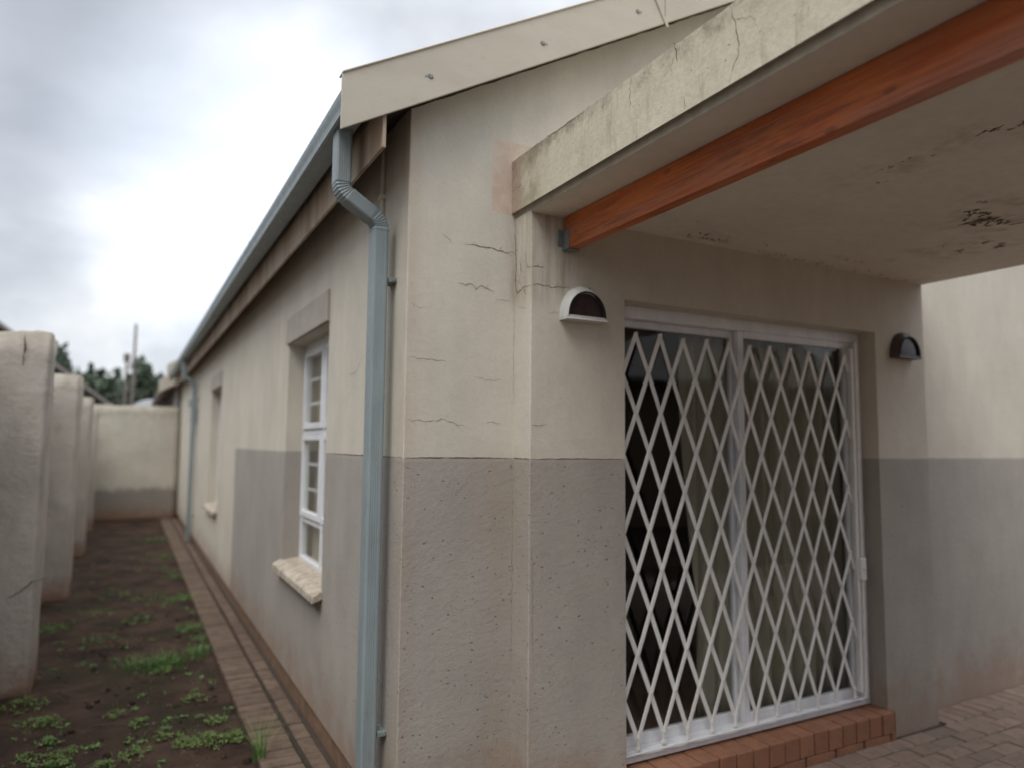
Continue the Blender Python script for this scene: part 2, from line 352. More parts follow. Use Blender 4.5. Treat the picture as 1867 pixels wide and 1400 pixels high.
# ------------------------------------------------------------------ mesh helpers
def link(name, verts, faces, mats, parent=None, mi=None, smooth=False, tone=None, loc=None, attr_domain='FACE'):
    me = bpy.data.meshes.new(name); me.from_pydata([tuple(v) for v in verts], [], faces)
    for k in (mats if isinstance(mats, (list, tuple)) else [mats]): me.materials.append(MAT[k])
    if mi: me.polygons.foreach_set('material_index', mi)
    if smooth: me.polygons.foreach_set('use_smooth', [True]*len(me.polygons))
    if tone:
        a = me.attributes.new('tone', 'FLOAT', 'FACE'); a.data.foreach_set('value', tone)
    me.validate(); me.update()
    o = bpy.data.objects.new(name, me); C.objects.link(o)
    if parent: o.parent = parent
    if loc: o.location = loc
    return o
class G:
    """collects geometry for ONE mesh object"""
    def __init__(s): s.v = []; s.f = []; s.mi = []; s.t = []
    def add(s, v, f, mi=0, tone=None):
        k = len(s.v); s.v += [tuple(p) for p in v]; s.f += [tuple(i+k for i in q) for q in f]; s.mi += [mi]*len(f); s.t += [random.random() if tone is None else tone]*len(f)
    def box(s, x0, x1, y0, y1, z0, z1, bev=0, mi=0, tone=None, rot=None, seg=1):
        bm = bmesh.new(); bmesh.ops.create_cube(bm, size=1)
        for v in bm.verts: v.co = Vector(((x0+x1)/2+v.co.x*(x1-x0), (y0+y1)/2+v.co.y*(y1-y0), (z0+z1)/2+v.co.z*(z1-z0)))
        if bev: bmesh.ops.bevel(bm, geom=bm.edges[:], offset=bev, segments=seg, affect='EDGES', profile=.5)
        bm.verts.index_update(); c = Vector(((x0+x1)/2, (y0+y1)/2, (z0+z1)/2))
        vs = [v.co.copy() for v in bm.verts]
        if rot: vs = [c + rot @ (v-c) for v in vs]
        s.add(vs, [[v.index for v in f.verts] for f in bm.faces], mi, tone); bm.free()
    def prism(s, poly, d0, d1, axis='y', bev=0, mi=0):
        n = len(poly)
        def P(a, b, d): return {'y': (a, d, b), 'x': (d, a, b), 'z': (a, b, d)}[axis]
        v = [P(a, b, d0) for a, b in poly] + [P(a, b, d1) for a, b in poly]
        f = [tuple(range(n)), tuple(range(2*n-1, n-1, -1))] + [(i, (i+1) % n, (i+1) % n+n, i+n) for i in range(n)]
        bm = bmesh.new(); bv = [bm.verts.new(p) for p in v]
        for q in f: bm.faces.new([bv[i] for i in q])
        bmesh.ops.recalc_face_normals(bm, faces=bm.faces[:])
        if bev: bmesh.ops.bevel(bm, geom=bm.edges[:], offset=bev, segments=1, affect='EDGES')
        bm.verts.index_update(); s.add([v.co.copy() for v in bm.verts], [[v.index for v in f.verts] for f in bm.faces], mi); bm.free()
    def tube(s, pts, r, n=8, mi=0, cap=True, tone=None):
        pts = [Vector(p) for p in pts]; rs = r if isinstance(r, (list, tuple)) else [r]*len(pts); v = []; f = []
        for i, p in enumerate(pts):
            d = (pts[min(i+1, len(pts)-1)]-pts[max(i-1, 0)]).normalized(); a = d.orthogonal().normalized() if abs(d.z) < .9 else Vector((1, 0, 0)); b = d.cross(a).normalized(); a = b.cross(d)
            for k in range(n): t = 2*math.pi*k/n; v.append(p+(a*math.cos(t)+b*math.sin(t))*rs[i])
        for i in range(len(pts)-1):
            for k in range(n): f.append((i*n+k, i*n+(k+1) % n, (i+1)*n+(k+1) % n, (i+1)*n+k))
        if cap: f.append(tuple(range(n-1, -1, -1))); f.append(tuple(range((len(pts)-1)*n, len(pts)*n)))
        s.add(v, f, mi, tone)
    def ribbon(s, pts, nrm, w, mi=0, sub=5, jit=.35):
        """thin jagged line lying on a surface"""
        nrm = Vector(nrm); P = [Vector(p) for p in pts]; Q = []
        for a, b in zip(P, P[1:]):
            L = (b-a).length; k = max(2, int(L/.012)); d = (b-a).normalized(); sd_ = nrm.cross(d)
            for i in range(k): Q.append(a.lerp(b, i/k)+sd_*(random.uniform(-1, 1)*.003*jit*4.2 if i else 0))
        Q.append(P[-1]); v = []; n = len(Q)
        for i, q in enumerate(Q):
            d = (Q[min(i+1, n-1)]-Q[max(i-1, 0)]).normalized(); sd_ = nrm.cross(d)
            ww = w*.5*min(1, .25+3*min(i, n-1-i)/n)*random.uniform(.5, 1.25)
            v += [q+sd_*ww+nrm*.0007, q-sd_*ww+nrm*.0007]
        s.add(v, [(2*i, 2*i+1, 2*i+3, 2*i+2) for i in range(n-1)], mi)
    def crack(s, pts, nrm, w, mi=0):
        s.ribbon(pts, nrm, w, mi)
        nrm = Vector(nrm)
        for p in pts[1:-1]:
            if random.random() < .55 and w > .0016:
                p = Vector(p); d = (Vector(pts[-1])-Vector(pts[0])).normalized(); sd_ = nrm.cross(d)*random.choice((-1, 1)); q = p+d*random.uniform(.01, .03)+sd_*random.uniform(.012, .03)
                s.ribbon([p, q], nrm, w*.4, mi)
    def build(s, name, mats, parent=None, smooth=False, loc=None, tone=False):
        if loc: L = Vector(loc); s.v = [tuple(Vector(p)-L) for p in s.v]
        return link(name, s.v, s.f, mats, parent, s.mi, smooth, s.t if tone else None, loc)
def tag(o, label=None, cat=None, group=None, kind=None):
    if label: o['label'] = label
    if cat: o['category'] = cat
    if group: o['group'] = group
    if kind: o['kind'] = kind
    return o
def empty(name, loc=(0, 0, 0), rz=0):
    o = bpy.data.objects.new(name, None); C.objects.link(o); o.location = loc; o.rotation_euler.z = rz; o.empty_display_size = .1; return o
def copy_tree(o, parent=None):
    c = o.copy(); C.objects.link(c); c.parent = parent
    for ch in [q for q in bpy.data.objects if q.parent == o]: copy_tree(ch, c)
    return c
def wall_panel(g, o, u, v, n, th, us, vs, holes, mi=0, inner=1):
    """wall skin in the plane o + u*s + v*t; n points into the wall; holes = (u0,u1,v0,v1) with reveals"""
    o, u, v, n = Vector(o), Vector(u), Vector(v), Vector(n)
    us = sorted(set(us) | {h[i] for h in holes for i in (0, 1)}); vs = sorted(set(vs) | {h[i] for h in holes for i in (2, 3)})
    flip = u.cross(v).dot(n) > 0
    def q(pts, m_, fl):
        pts = pts[::-1] if fl else pts; g.add(pts, [(0, 1, 2, 3)], m_)
    for a, b in zip(us, us[1:]):
        for c, d in zip(vs, vs[1:]):
            if any(h[0]-1e-6 <= a and b <= h[1]+1e-6 and h[2]-1e-6 <= c and d <= h[3]+1e-6 for h in holes): continue
            P = [o+u*a+v*c, o+u*b+v*c, o+u*b+v*d, o+u*a+v*d]
            q(P, mi, flip); q([p+n*th for p in P], inner, not flip)
    for h in holes:
        c = [o+u*h[0]+v*h[2], o+u*h[1]+v*h[2], o+u*h[1]+v*h[3], o+u*h[0]+v*h[3]]
        for i in range(4):
            a, b = c[i], c[(i+1) % 4]; q([a, b, b+n*th, a+n*th], mi, not flip)

# ------------------------------------------------------------------ THE HOUSE
SL = math.tan(R(29.487)); RIDGE_X = 3.9; LEN = 14.28; WID = 7.8
def barge_bot(x): return 2.834 + (x+.335)*SL
house = tag(empty('house'), 'long cream and taupe plastered house seen from its near corner', 'house')

# side wall (x = 0)
W1 = (1.316, 2.497, .789, 2.328); W2 = (6.72, 7.90, .789, 2.328)
CH = .004
g = G()
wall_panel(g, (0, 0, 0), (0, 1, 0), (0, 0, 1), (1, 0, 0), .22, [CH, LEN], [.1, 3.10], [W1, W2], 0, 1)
g.add([(0, CH, .1), (CH, 0, .1), (CH, 0, 3.08), (0, CH, 3.1)], [(0, 1, 2, 3)])
g.ribbon([(0, .01, ZL+.002), (0, .5, ZL), (0, 1.31, ZL+.001)], (-1, 0, 0), .004, 2, jit=.1)
g.ribbon([(0, .62, 2.05), (0, .72, 1.98), (0, .9, 1.97)], (-1, 0, 0), .0015, 2)
for f in g.f[-1:]: pass
g.build('side_wall', ['side', 'room', 'groove'], house)
# foundation below the plaster edge
g = G(); g.box(.012, .2, .01, LEN, -.2, .102, .004); g.build('foundation', ['found'], house)

# gable (y = 0)
g = G()
b0, b1 = .514, 3.339
def top(x): return (barge_bot(x)+.030) if x < RIDGE_X else (barge_bot(2*RIDGE_X-x)+.030)
xs = [CH, .25, b0, b0+.2]
def vface(x0, x1, z0, z0b, z1, z1b, y=0, mi=0): g.add([(x0, y, z0), (x1, y, z0b), (x1, y, z1b), (x0, y, z1)], [(0, 1, 2, 3)], mi)
def ragged(x0, x1, z0):
    k = max(2, int((x1-x0)/.035)); 
    for i in range(k):
        a, b = x0+(x1-x0)*i/k, x0+(x1-x0)*(i+1)/k
        f = lambda x: top(x)+mnoise.noise(Vector((x*14, 2, 0)))*.006
        vface(a, b, z0, z0, f(a), f(b))
ragged(CH, b0, -.12); ragged(b0, b1, 2.66); ragged(b1, RIDGE_X, -.12); vface(RIDGE_X, WID, -.12, -.12, top(RIDGE_X), top(WID))
g.ribbon([(.01, 0, ZL), (.25, 0, ZL+.001), (.509, 0, ZL-.002)], (0, -1, 0), .0045, 1, jit=.08)
for pts, w in (([(.152, 0, 2.532), (.212, 0, 2.489)], .0012), ([(.265, 0, 2.494), (.30, 0, 2.500), (.351, 0, 2.497), (.398, 0, 2.499), (.437, 0, 2.491), (.476, 0, 2.486), (.509, 0, 2.494)], .004),
               ([(.234, 0, 2.322), (.27, 0, 2.312), (.30, 0, 2.323), (.322, 0, 2.300), (.345, 0, 2.321), (.365, 0, 2.311), (.414, 0, 2.298)], .0028), ([(.423, 0, 2.268), (.493, 0, 2.264)], .0015),
               ([(.014, 0, 1.98), (.1, 0, 1.974), (.158, 0, 1.975), (.188, 0, 1.968)], .0015), ([(.012, 0, 1.72), (.093, 0, 1.713), (.18, 0, 1.725), (.23, 0, 1.708), (.286, 0, 1.694)], .0018),
               ([(.376, 0, 1.715), (.457, 0, 1.714)], .0015), ([(.31, 0, 1.92), (.38, 0, 1.90), (.46, 0, 1.905)], .001), ([(.012, 0, 2.21), (.06, 0, 2.19), (.1, 0, 2.20)], .001)):
    g.crack(pts, (0, -1, 0), w, 1)
g.build('gable_wall', ['gable', 'crack'], house)

# projecting bay round the door
g = G(); yb = -.1525; HD = (1.021, 2.862, .120, 2.303)
wall_panel(g, (0, yb, 0), (1, 0, 0), (0, 0, 1), (0, 1, 0), .34, [b0+CH, b1-CH], [-.12, 2.66], [HD], 0, 1)
g.add([(b0, 0, -.12), (b0, yb+CH, -.12), (b0, yb+CH, 2.69), (b0, 0, 2.69)], [(0, 1, 2, 3)]); g.add([(b0, yb+CH, 0), (b0+CH, yb, 0), (b0+CH, yb, 2.66), (b0, yb+CH, 2.66)], [(0, 1, 2, 3)])
g.add([(b1, yb+CH, -.12), (b1, 0, -.12), (b1, 0, 2.66), (b1, yb+CH, 2.66)], [(0, 1, 2, 3)]); g.add([(b1-CH, yb, 0), (b1, yb+CH, 0), (b1, yb+CH, 2.66), (b1-CH, yb, 2.66)], [(0, 1, 2, 3)])
F = (0, -1, 0); L_ = (-1, 0, 0)
g.ribbon([(b0+.003, yb, ZL-.002), (.75, yb, ZL-.001), (1.02, yb, ZL-.004)], F, .0035, 2, jit=.08)
g.ribbon([(b0, 0, ZL-.001), (b0, yb, ZL-.002)], L_, .004, 2, jit=.1)
for pts, w in (([(.517, yb, 2.397), (.545, yb, 2.402), (.585, yb, 2.404)], .003), ([(.517, yb, 2.314), (.56, yb, 2.322), (.59, yb, 2.319), (.618, yb, 2.313), (.64, yb, 2.319), (.719, yb, 2.325)], .0028),
               ([(.52, yb, 1.705), (.56, yb, 1.702), (.593, yb, 1.709)], .0018), ([(.60, yb, 2.20), (.66, yb, 2.205)], .001), ([(.53, yb, 1.2), (.535, yb, .7)], .001)):
    g.crack(pts, F, w, 1)
for pts, w in (([(b0, -.006, 2.65), (b0, -.010, 2.5), (b0, -.018, 2.42), (b0, -.012, 2.36), (b0, -.03, 2.30), (b0, -.10, 2.318), (b0, yb, 2.312)], .004),
               ([(b0, -.05, 2.46), (b0, -.06, 2.41), (b0, -.05, 2.36), (b0, -.07, 2.32)], .003), ([(b0, -.10, 2.47), (b0, -.12, 2.40), (b0, yb, 2.395)], .0025), ([(b0, -.09, 2.31), (b0, -.11, 2.27)], .0025),
               ([(b0, -.04, 2.23), (b0, -.12, 2.22)], .0012), ([(b0, -.004, 2.3), (b0, -.003, 2.0), (b0, -.005, 1.8)], .0015), ([(b0, -.004, 1.5), (b0, -.004, .6)], .0012)):
    g.crack(pts, L_, w, 1)
g.build('door_bay', ['gable', 'room', 'crack'], house)
# material slots: wall 0, room 1, crack 2 -> ribbons above used 1/2; fix indices
bay = bpy.data.objects['door_bay']; me = bay.data
mi = [0]*len(me.polygons); me.polygons.foreach_get('material_index', mi)
for p in me.polygons:
    if p.area < .0006: p.material_index = 2

# remaining shell: right wall, back wall, ceiling, floor
g = G()
g.box(WID-.2, WID, .01, LEN, 0, 3.1); g.box(.22, WID-.2, LEN-.2, LEN, 0, 3.1)
g.build('outer_wall', ['side'], house)
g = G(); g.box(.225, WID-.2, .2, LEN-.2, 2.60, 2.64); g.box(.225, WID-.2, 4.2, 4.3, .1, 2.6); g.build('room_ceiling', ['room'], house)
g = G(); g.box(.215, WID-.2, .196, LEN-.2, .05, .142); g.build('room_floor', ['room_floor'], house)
# gable inner triangle so the attic is dark
g = G(); g.prism([(.0, 2.9), (RIDGE_X, 5.1), (WID, 2.9)], .04, .10, 'y'); g.build('gable_backing', ['dark_wood'], house)

# roof sheets
g = G()
for s_ in (0, 1):
    def X(x): return x if s_ == 0 else 2*RIDGE_X-x
    z = lambda x: barge_bot(x)+.185
    pr = [(X(-.27), z(-.27)), (X(RIDGE_X), z(RIDGE_X)), (X(RIDGE_X), z(RIDGE_X)-.03), (X(-.27), z(-.27)-.03)]
    g.prism(pr, -.125, LEN, 'y')
    # corrugation ribs
    for k in range(72):
        y = -.05+k*.2; g.prism([(X(-.27), z(-.27)+.022), (X(RIDGE_X), z(RIDGE_X)+.022), (X(RIDGE_X), z(RIDGE_X)+.002), (X(-.27), z(-.27)+.002)], y, y+.04, 'y')
g.build('roof', ['roof'], house)
# dark eaves: soffit boarding and rafter ends between wall and fascia
g = G()
g.prism([(-.142, 2.985), (.02, 3.075), (.02, 3.10), (-.142, 3.01)], -.10, LEN, 'y')
g.prism([(.0, barge_bot(0)+.034), (RIDGE_X, barge_bot(RIDGE_X)+.034), (RIDGE_X, barge_bot(RIDGE_X)+.14), (.0, barge_bot(0)+.14)], -.10, .035, 'y')
g.prism([(-.142, 2.96), (.0, 3.045), (.0, 3.10), (-.142, 3.04)], -.118, -.09, 'y')
g.build('soffit', ['dark_wood'], house)
# barge boards
def barge(x0, x1, right=False, y=-.14):
    X = (lambda x: x) if not right else (lambda x: 2*RIDGE_X-x)
    g = G(); g.prism([(X(x0), barge_bot(x0)), (X(x1), barge_bot(x1)), (X(x1), barge_bot(x1)+.228), (X(x0), barge_bot(x0)+.228)], y, y+.012, 'y', .002)
    # rolled top edge
    g.prism([(X(x0), barge_bot(x0)+.226), (X(x1), barge_bot(x1)+.226), (X(x1), barge_bot(x1)+.236), (X(x0), barge_bot(x0)+.236)], y-.006, y+.05, 'y', .003)
    return g.build('barge_board', ['barge'], house)
bb = barge(-.335, 1.296); bb2 = barge(1.300, RIDGE_X); barge(-.335, RIDGE_X, True)
g = G(); nx, nz = -math.sin(R(29.5)), math.cos(R(29.5))
def jp(d, s_): return (1.298+nx*d+nz*s_, barge_bot(1.298)+nz*d-nx*s_)
g.prism([jp(-.022, -.008), jp(.215, -.008), jp(.215, .008), jp(-.022, .008)], -.147, -.141, 'y', .001)
g.build('joint_strip', ['barge'], bb)
for x, z, dd in ((.033, 3.143, -1), (.576, 3.443, 1), (1.122, 3.765, 1)):
    g = G(); g.tube([(x, -.1405, z), (x, -.1445, z)], .0075, 10); g.tube([(x+.02*dd, -.1402, z+.003*dd), (x+.02*dd, -.1425, z+.003*dd)], .004, 8)
    for a in range(7):
        t = a*.9+x; g.box(x+math.cos(t)*.011-.002, x+math.cos(t)*.011+.002, -.1412, -.1400, z+math.sin(t)*.009-.002, z+math.sin(t)*.009+.002, mi=1)
    g.build('screw', ['galv', 'crack'], bb)
# fascia
g = G(); g.box(-.16, -.145, -.12, LEN, 2.806, 3.035, .002); g.build('fascia_board', ['fascia'], house)
# gutter (open trough with an ogee front)
prof = [(-.197, 3.07), (-.197, 2.972), (-.203, 2.966), (-.270, 2.963), (-.291, 2.960), (-.300, 2.966), (-.297, 2.976), (-.284, 2.983), (-.278, 3.005), (-.281, 3.035), (-.290, 3.062), (-.293, 3.083), (-.285, 3.092), (-.277, 3.086)]
g = G(); y0, y1 = -.118, LEN
inner = [(a+(.004 if a < -.25 else -.004 if a > -.17 else 0), b+(.004 if b < 2.87 else 0)) for a, b in prof]
n = len(prof)
ys = [y0]+[y0+(y1-y0)*k/12 for k in range(1, 12)]+[y1]
vv = []
for k, y in enumerate(ys): vv += [(a, y, b - .004*math.sin(k*1.3)) for a, b in prof]
g.add(vv, [(k*n+i, k*n+i+1, (k+1)*n+i+1, (k+1)*n+i) for k in range(len(ys)-1) for i in range(n-1)])
g.add([(a, y0, b) for a, b in prof[:12]], [tuple(range(12))]); g.add([(a, y1, b) for a, b in prof[:12]], [tuple(range(12))])
gut = g.build('gutter', ['gutter'], house, smooth=False)
g = G()
for k in range(5):
    g = G(); y = 2.6+2.7*k; g.prism([(a-.003 if a < -.25 else a, b-.003 if b < 2.98 else b) for a, b in prof[2:12]]+[(-.275, 3.07), (-.27, 3.0), (-.26, 2.975), (-.21, 2.975)], y, y+.03, 'y'); g.build('gutter_joint', ['gutter'], gut)

# downpipes -------------------------------------------------
def rrect(w, d, ribs=True):
    pts = []; r = .012
    # fluted rectangle: w along local a, d along local b
    def edge(p, q, nx_, ny_):
        out_ = []; k = 9
        for i in range(k):
            t = i/k; off = (.0009 if ribs and i % 2 == 1 else 0)
            out_.append((p[0]+(q[0]-p[0])*t-nx_*off, p[1]+(q[1]-p[1])*t-ny_*off))
        return out_
    a, b = w/2, d/2
    cs = [((a, -b+r), (a, b-r), 1, 0, (a-r, b-r), 0), ((a-r, b), (-a+r, b), 0, 1, (-a+r, b-r), 90), ((-a, b-r), (-a, -b+r), -1, 0, (-a+r, -b+r), 180), ((-a+r, -b), (a-r, -b), 0, -1, (a-r, -b+r), 270)]
    for p, q, nx_, ny_, c, a0 in cs:
        pts += edge(p, q, nx_, ny_)
        for k in range(4):
            t = R(a0+k*30); pts.append((c[0]+r*math.cos(t), c[1]+r*math.sin(t)))
    return pts
def downpipe(parent, zb=0.03):
    g = G(); prof = rrect(.068, .088)
    P = []   # (x, z, tangent angle from straight down, scale)
    xt, xv = -.245, -.0725
    def arc(x, z, a0, a1, rad, n_):
        # walk along an arc starting at x,z with heading a0 (deg from down, + towards wall)
        o = [];
        for k in range(1, n_+1):
            a = R(a0+(a1-a0)*(k-.5)/n_); st = abs(R(a1-a0))*rad/n_
            x += math.sin(a)*st; z -= math.cos(a)*st; o.append((x, z, a0+(a1-a0)*k/n_, k))
        return o, x, z
    P += [(xt, 2.985, 0, 0), (xt, 2.735, 0, 0)]
    A, x, z = arc(xt, 2.735, 0, 58, .062, 12); P += A
    # straight oblique
    dxa, dza = math.sin(R(58)), math.cos(R(58))
    # second bend returns to vertical at xv
    rad = .062; dxb = rad*(1-math.cos(R(58)))
    L = (xv - x - dxb)/dxa
    x += dxa*L; z -= dza*L; P.append((x-dxa*.01, z+dza*.01, 58, 0))
    A, x, z = arc(x, z, 58, 0, rad, 12); P += A
    P += [(xv, z-.01, 0, 0), (xv, z-.011, 0, -1), (xv, 1.4, 0, -1), (xv, zb, 0, -1)]
    n = len(prof); v = []
    for (x, z, a, k) in P:
        ta = R(a); sc = 1.0 + (-.075 if (k > 0 and k % 2) else 0) + (.04 if k == 0 and z < 2.6 else 0)
        for (p, q) in prof: # p: in the x-z plane perpendicular to heading, q: along y
            v.append((x+math.cos(ta)*p*sc, q*sc, z+math.sin(ta)*p*sc))
    m_ = len(P)
    g.add(v, [(i*n+k, i*n+(k+1) % n, (i+1)*n+(k+1) % n, (i+1)*n+k) for i in range(m_-1) for k in range(n)])
    g.add([v[-n+k] for k in range(n)], [tuple(range(n))])
    d = g.build('downpipe', ['gutter'], parent)
    g = G()
    for z in (2.33, .42):
        g = G(); g.box(-.037, .0, -.046, .046, z-.010, z+.010, .001); g.tube([(-.012, -.053, z), (-.012, -.044, z)], .007, 8)
        g.build('pipe_strap', ['galv'], d)
    return d
dp = downpipe(house); dp.location = (0, .178, 0)
dp2 = copy_tree(dp, house); dp2.location = (0, 10.05, 0)
# thin conduit behind the downpipe
g = G(); g.tube([(-.012, .335, 3.0), (-.012, .335, 2.3)], .0085, 10); g.box(-.028, 0, .315, .355, 2.752, 2.772, .001); g.build('conduit', ['side'], house)
g = G(); g.box(-.10, 0, 10.25, 10.42, 1.95, 2.2, .006); g.box(-.13, -.02, 10.28, 10.40, 2.22, 2.34, .004); g.build('meter_box', ['grey_box'], house)

# windows ----------------------------------------------------
def window(parent, y0, z0):
    """origin at the near bottom corner of the opening, in the outer wall plane"""
    loc = (0, y0, z0); w, h = 1.181, 1.539; X0, X1 = .118, .165
    T = .034; MU = .556
    def bx(g, ya, yb_, za, zb_, xa=X0, xb=X1, bev=.002): g.box(xa, xb, ya, yb_, za, zb_, bev)
    g = G(); bx(g, .0, T, 0, h); bx(g, w-T, w, 0, h); bx(g, T, w-T, 0, T); bx(g, T, w-T, h-T-.02, h)
    bx(g, MU-.02, MU+.02, T, h-T); bx(g, T, w-T, .275, .310, X0+.003); bx(g, T, w-T, .895, .925, X0+.003)
    fr = link('window', g.v, g.f, ['white_metal'], parent, g.mi, loc=loc)
    zr = [(T, .275, False), (.315, .892, True), (.928, h-T-.022, True)]
    for (ya, yb_) in ((T, MU-.02), (MU+.02, w-T)):
        for za, zb_, op in zr:
            if op:
                g = G(); t = .042; xa, xb = X0-.012, X1-.01
                g.box(xa, xb, ya+.002, ya+t, za+.002, zb_-.002, .003); g.box(xa, xb, yb_-t, yb_-.002, za+.002, zb_-.002, .003)
                g.box(xa, xb, ya+t, yb_-t, za+.002, za+t, .003); g.box(xa, xb, ya+t, yb_-t, zb_-t, zb_-.002, .003)
                link('sash', g.v, g.f, ['white_metal'], fr, g.mi)
                g = G(); g.box(X0+.01, X0+.014, ya+t-.004, yb_-t+.004, za+t-.004, zb_-t+.004); link('pane', g.v, g.f, ['glass'], fr, g.mi)
                g = G()
                for q in (.30, .66):
                    zz = za+t+(zb_-za-2*t)*q; g.box(.148, .158, ya+.01, yb_-.01, zz-.011, zz+.011, .001)
                link('burglar_bar', g.v, g.f, ['white_metal'], fr, g.mi)
            else:
                g = G(); g.box(X0+.02, X0+.024, ya, yb_, za, zb_); link('pane', g.v, g.f, ['glass'], fr, g.mi)
    # cement sill
    g = G(); g.prism([(-.060, -.064), (.0, -.045), (.117, -.03), (.117, .018), (.0, .004), (-.056, -.026)], -.035, w+.05, 'y', .003)
    link('sill', g.v, g.f, ['sill'], fr, g.mi)
    g = G(); g.box(-.018, .01, -.004, w+.03, h, h+.19, .004); link('lintel', g.v, g.f, ['lintel'], fr, g.mi)
    return fr
win1 = window(house, W1[0], W1[2])
win2 = copy_tree(win1, house); win2.location = (0, W2[0], W2[2])

# sliding door -------------------------------------------------
fy = -.046
g = G()
g.box(1.021, 2.862, fy, fy+.09, 2.242, 2.303, .003); g.box(1.021, 2.862, fy, fy+.09, .147, .20, .003)
g.box(1.021, 1.055, fy, fy+.09, .20, 2.242, .003); g.box(2.80, 2.862, fy, fy+.09, .20, 2.242, .003)
g.box(1.055, 2.80, fy-.012, fy+.004, .155, .178, .002)
door = g.build('sliding_door', ['white_metal'], house)
def leaf(x0, x1, y, st0, st1):
    g = G(); g.box(x0, x0+st0, y, y+.032, .2, 2.242, .003); g.box(x1-st1, x1, y, y+.032, .2, 2.242, .003)
    g.box(x0+st0, x1-st1, y, y+.032, .2, .25, .003); g.box(x0+st0, x1-st1, y, y+.032, 2.205, 2.242, .003)
    o = g.build('door_leaf', ['white_metal'], door)
    g = G(); g.box(x0+st0-.003, x1-st1+.003, y+.014, y+.018, .245, 2.21); g.build('pane', ['door_glass'], door)
    return o
leaf(1.055, 1.90, fy+.045, .02, .055); leaf(1.862, 2.80, fy+.006, .045, .075)
# brick door step
g = G(); x = 1.0; k = 0
while x < 2.87:
    x2 = min(x+.106, 2.895)
    if x2-x > .02: g.box(x, x2-.004, -.192+random.uniform(-.003, .003), -.047, .035, .146+random.uniform(-.001, .001), .004)
    x += .11
x = 1.0
while x < 2.87: x2 = min(x+.225, 2.895); g.box(x, x2-.008, -.186+random.uniform(-.003, .003), -.152, -.05, .032, .006); x += .23
st = g.build('door_step', ['step'], house, tone=True)
g = G(); g.box(1.0, 2.885, -.181, -.047, -.04, .139); g.build('step_mortar', ['sand'], st)

# ------------------------------------------------------------------ porch roof (part of the house)
SX0, SX1, SY = .497, b1+.002, -6.0
g = G()
# outer face with an uneven weathered top edge
ny = 140; zt = []
for k in range(ny+1):
    y = 0.0+(SY)*k/ny; zt.append((y, 2.912 + .012*max(-.2, 1+y/3) + (mnoise.noise(Vector((y*9, 0, 3)))*.006+mnoise.noise(Vector((y*31, 4, 3)))*.004)))
v = []
for y, z in zt: v += [(SX0, y, 2.672), (SX0, y, z-.006), (SX0+.008, y, z), (SX1, y, z)]
g.add(v, [(4*i+j, 4*i+j+1, 4*i+j+5, 4*i+j+4) for i in range(ny) for j in range(3)])
g.add([(SX0, SY, 2.672), (SX0, SY, 2.91), (SX1, SY, 2.91), (SX1, SY, 2.644)], [(0, 1, 2, 3)])
g.add([(SX1, 0, 2.644), (SX1, SY, 2.644), (SX1, SY, 2.92), (SX1, 0, 2.92)], [(0, 1, 2, 3)])
g.add([(SX0, 0, 2.672), (SX0, SY, 2.672), (SX0+.014, SY, 2.670), (SX0+.014, 0, 2.670)], [(0, 1, 2, 3)], 1)
g.add([(SX0+.014, 0, 2.670), (SX0+.014, SY, 2.670), (SX0+.022, SY, 2.642), (SX0+.018, 0, 2.642)], [(0, 1, 2, 3)], 1)
for pts, w in (([(-1.107, 2.925), (-1.113, 2.905), (-1.121, 2.882), (-1.128, 2.852)], .003), ([(-1.35, 2.925), (-1.363, 2.896), (-1.371, 2.86), (-1.383, 2.806), (-1.386, 2.749), (-1.359, 2.708), (-1.345, 2.68)], .0022),
               ([(-.886, 2.915), (-.877, 2.846), (-.88, 2.79)], .0018), ([(-1.153, 2.724), (-1.157, 2.677)], .0015), ([(-1.121, 2.882), (-1.09, 2.85), (-1.1, 2.82)], .0012), ([(-.55, 2.92), (-.56, 2.88), (-.545, 2.85)], .0015),
               ([(-1.371, 2.86), (-1.44, 2.83), (-1.46, 2.79)], .001), ([(-.72, 2.92), (-.715, 2.87)], .0012), ([(-1.62, 2.91), (-1.61, 2.84), (-1.64, 2.8)], .0012), ([(-.02, 2.78), (-.09, 2.782)], .002),
               ([(-.04, 2.915), (-.3, 2.917), (-.6, 2.908)], .002)):
    g.ribbon([(SX0, y, z) for y, z in pts], (-1, 0, 0), w, 2)
for k in range(40):
    y = random.uniform(-2.0, -.1); z = random.uniform(2.7, 2.88); s_ = random.uniform(.0012, .003)
    g.ribbon([(SX0, y, z), (SX0, y-s_*2, z+random.uniform(-1, 1)*s_)], (-1, 0, 0), s_, 2)
porch = g.build('porch_roof', ['slab', 'slab_lip', 'crack'], house)
g = G(); ZC = 2.642
g.add([(SX0+.02, yb, ZC), (SX1, yb, ZC), (SX1, SY, ZC), (SX0+.02, SY, ZC)], [(3, 2, 1, 0)])
def flake(x, y, l, w, ang, n_=15):
    v = []
    for k in range(n_):
        t = 2*math.pi*k/n_; r = random.uniform(.35, 1.25); a, b = math.cos(t)*l*r, math.sin(t)*w*r
        v.append((x+a*math.cos(ang)-b*math.sin(ang), y+a*math.sin(ang)+b*math.cos(ang), ZC-.001-random.random()*.0006))
    g.add(v, [tuple(range(n_))], 1)
def cluster(x, y, n_, sx, sy, s_):
    for k in range(n_): flake(x+random.gauss(0, sx), y+random.gauss(0, sy), s_*random.uniform(.4, 1.3), s_*random.uniform(.2, .5), random.uniform(-.6, .9)+1.2)
cluster(1.35, -.235, 5, .012, .012, .014); cluster(1.40, -.28, 6, .02, .012, .014); cluster(1.50, -.245, 9, .035, .014, .016); cluster(1.43, -.22, 6, .05, .01, .006)
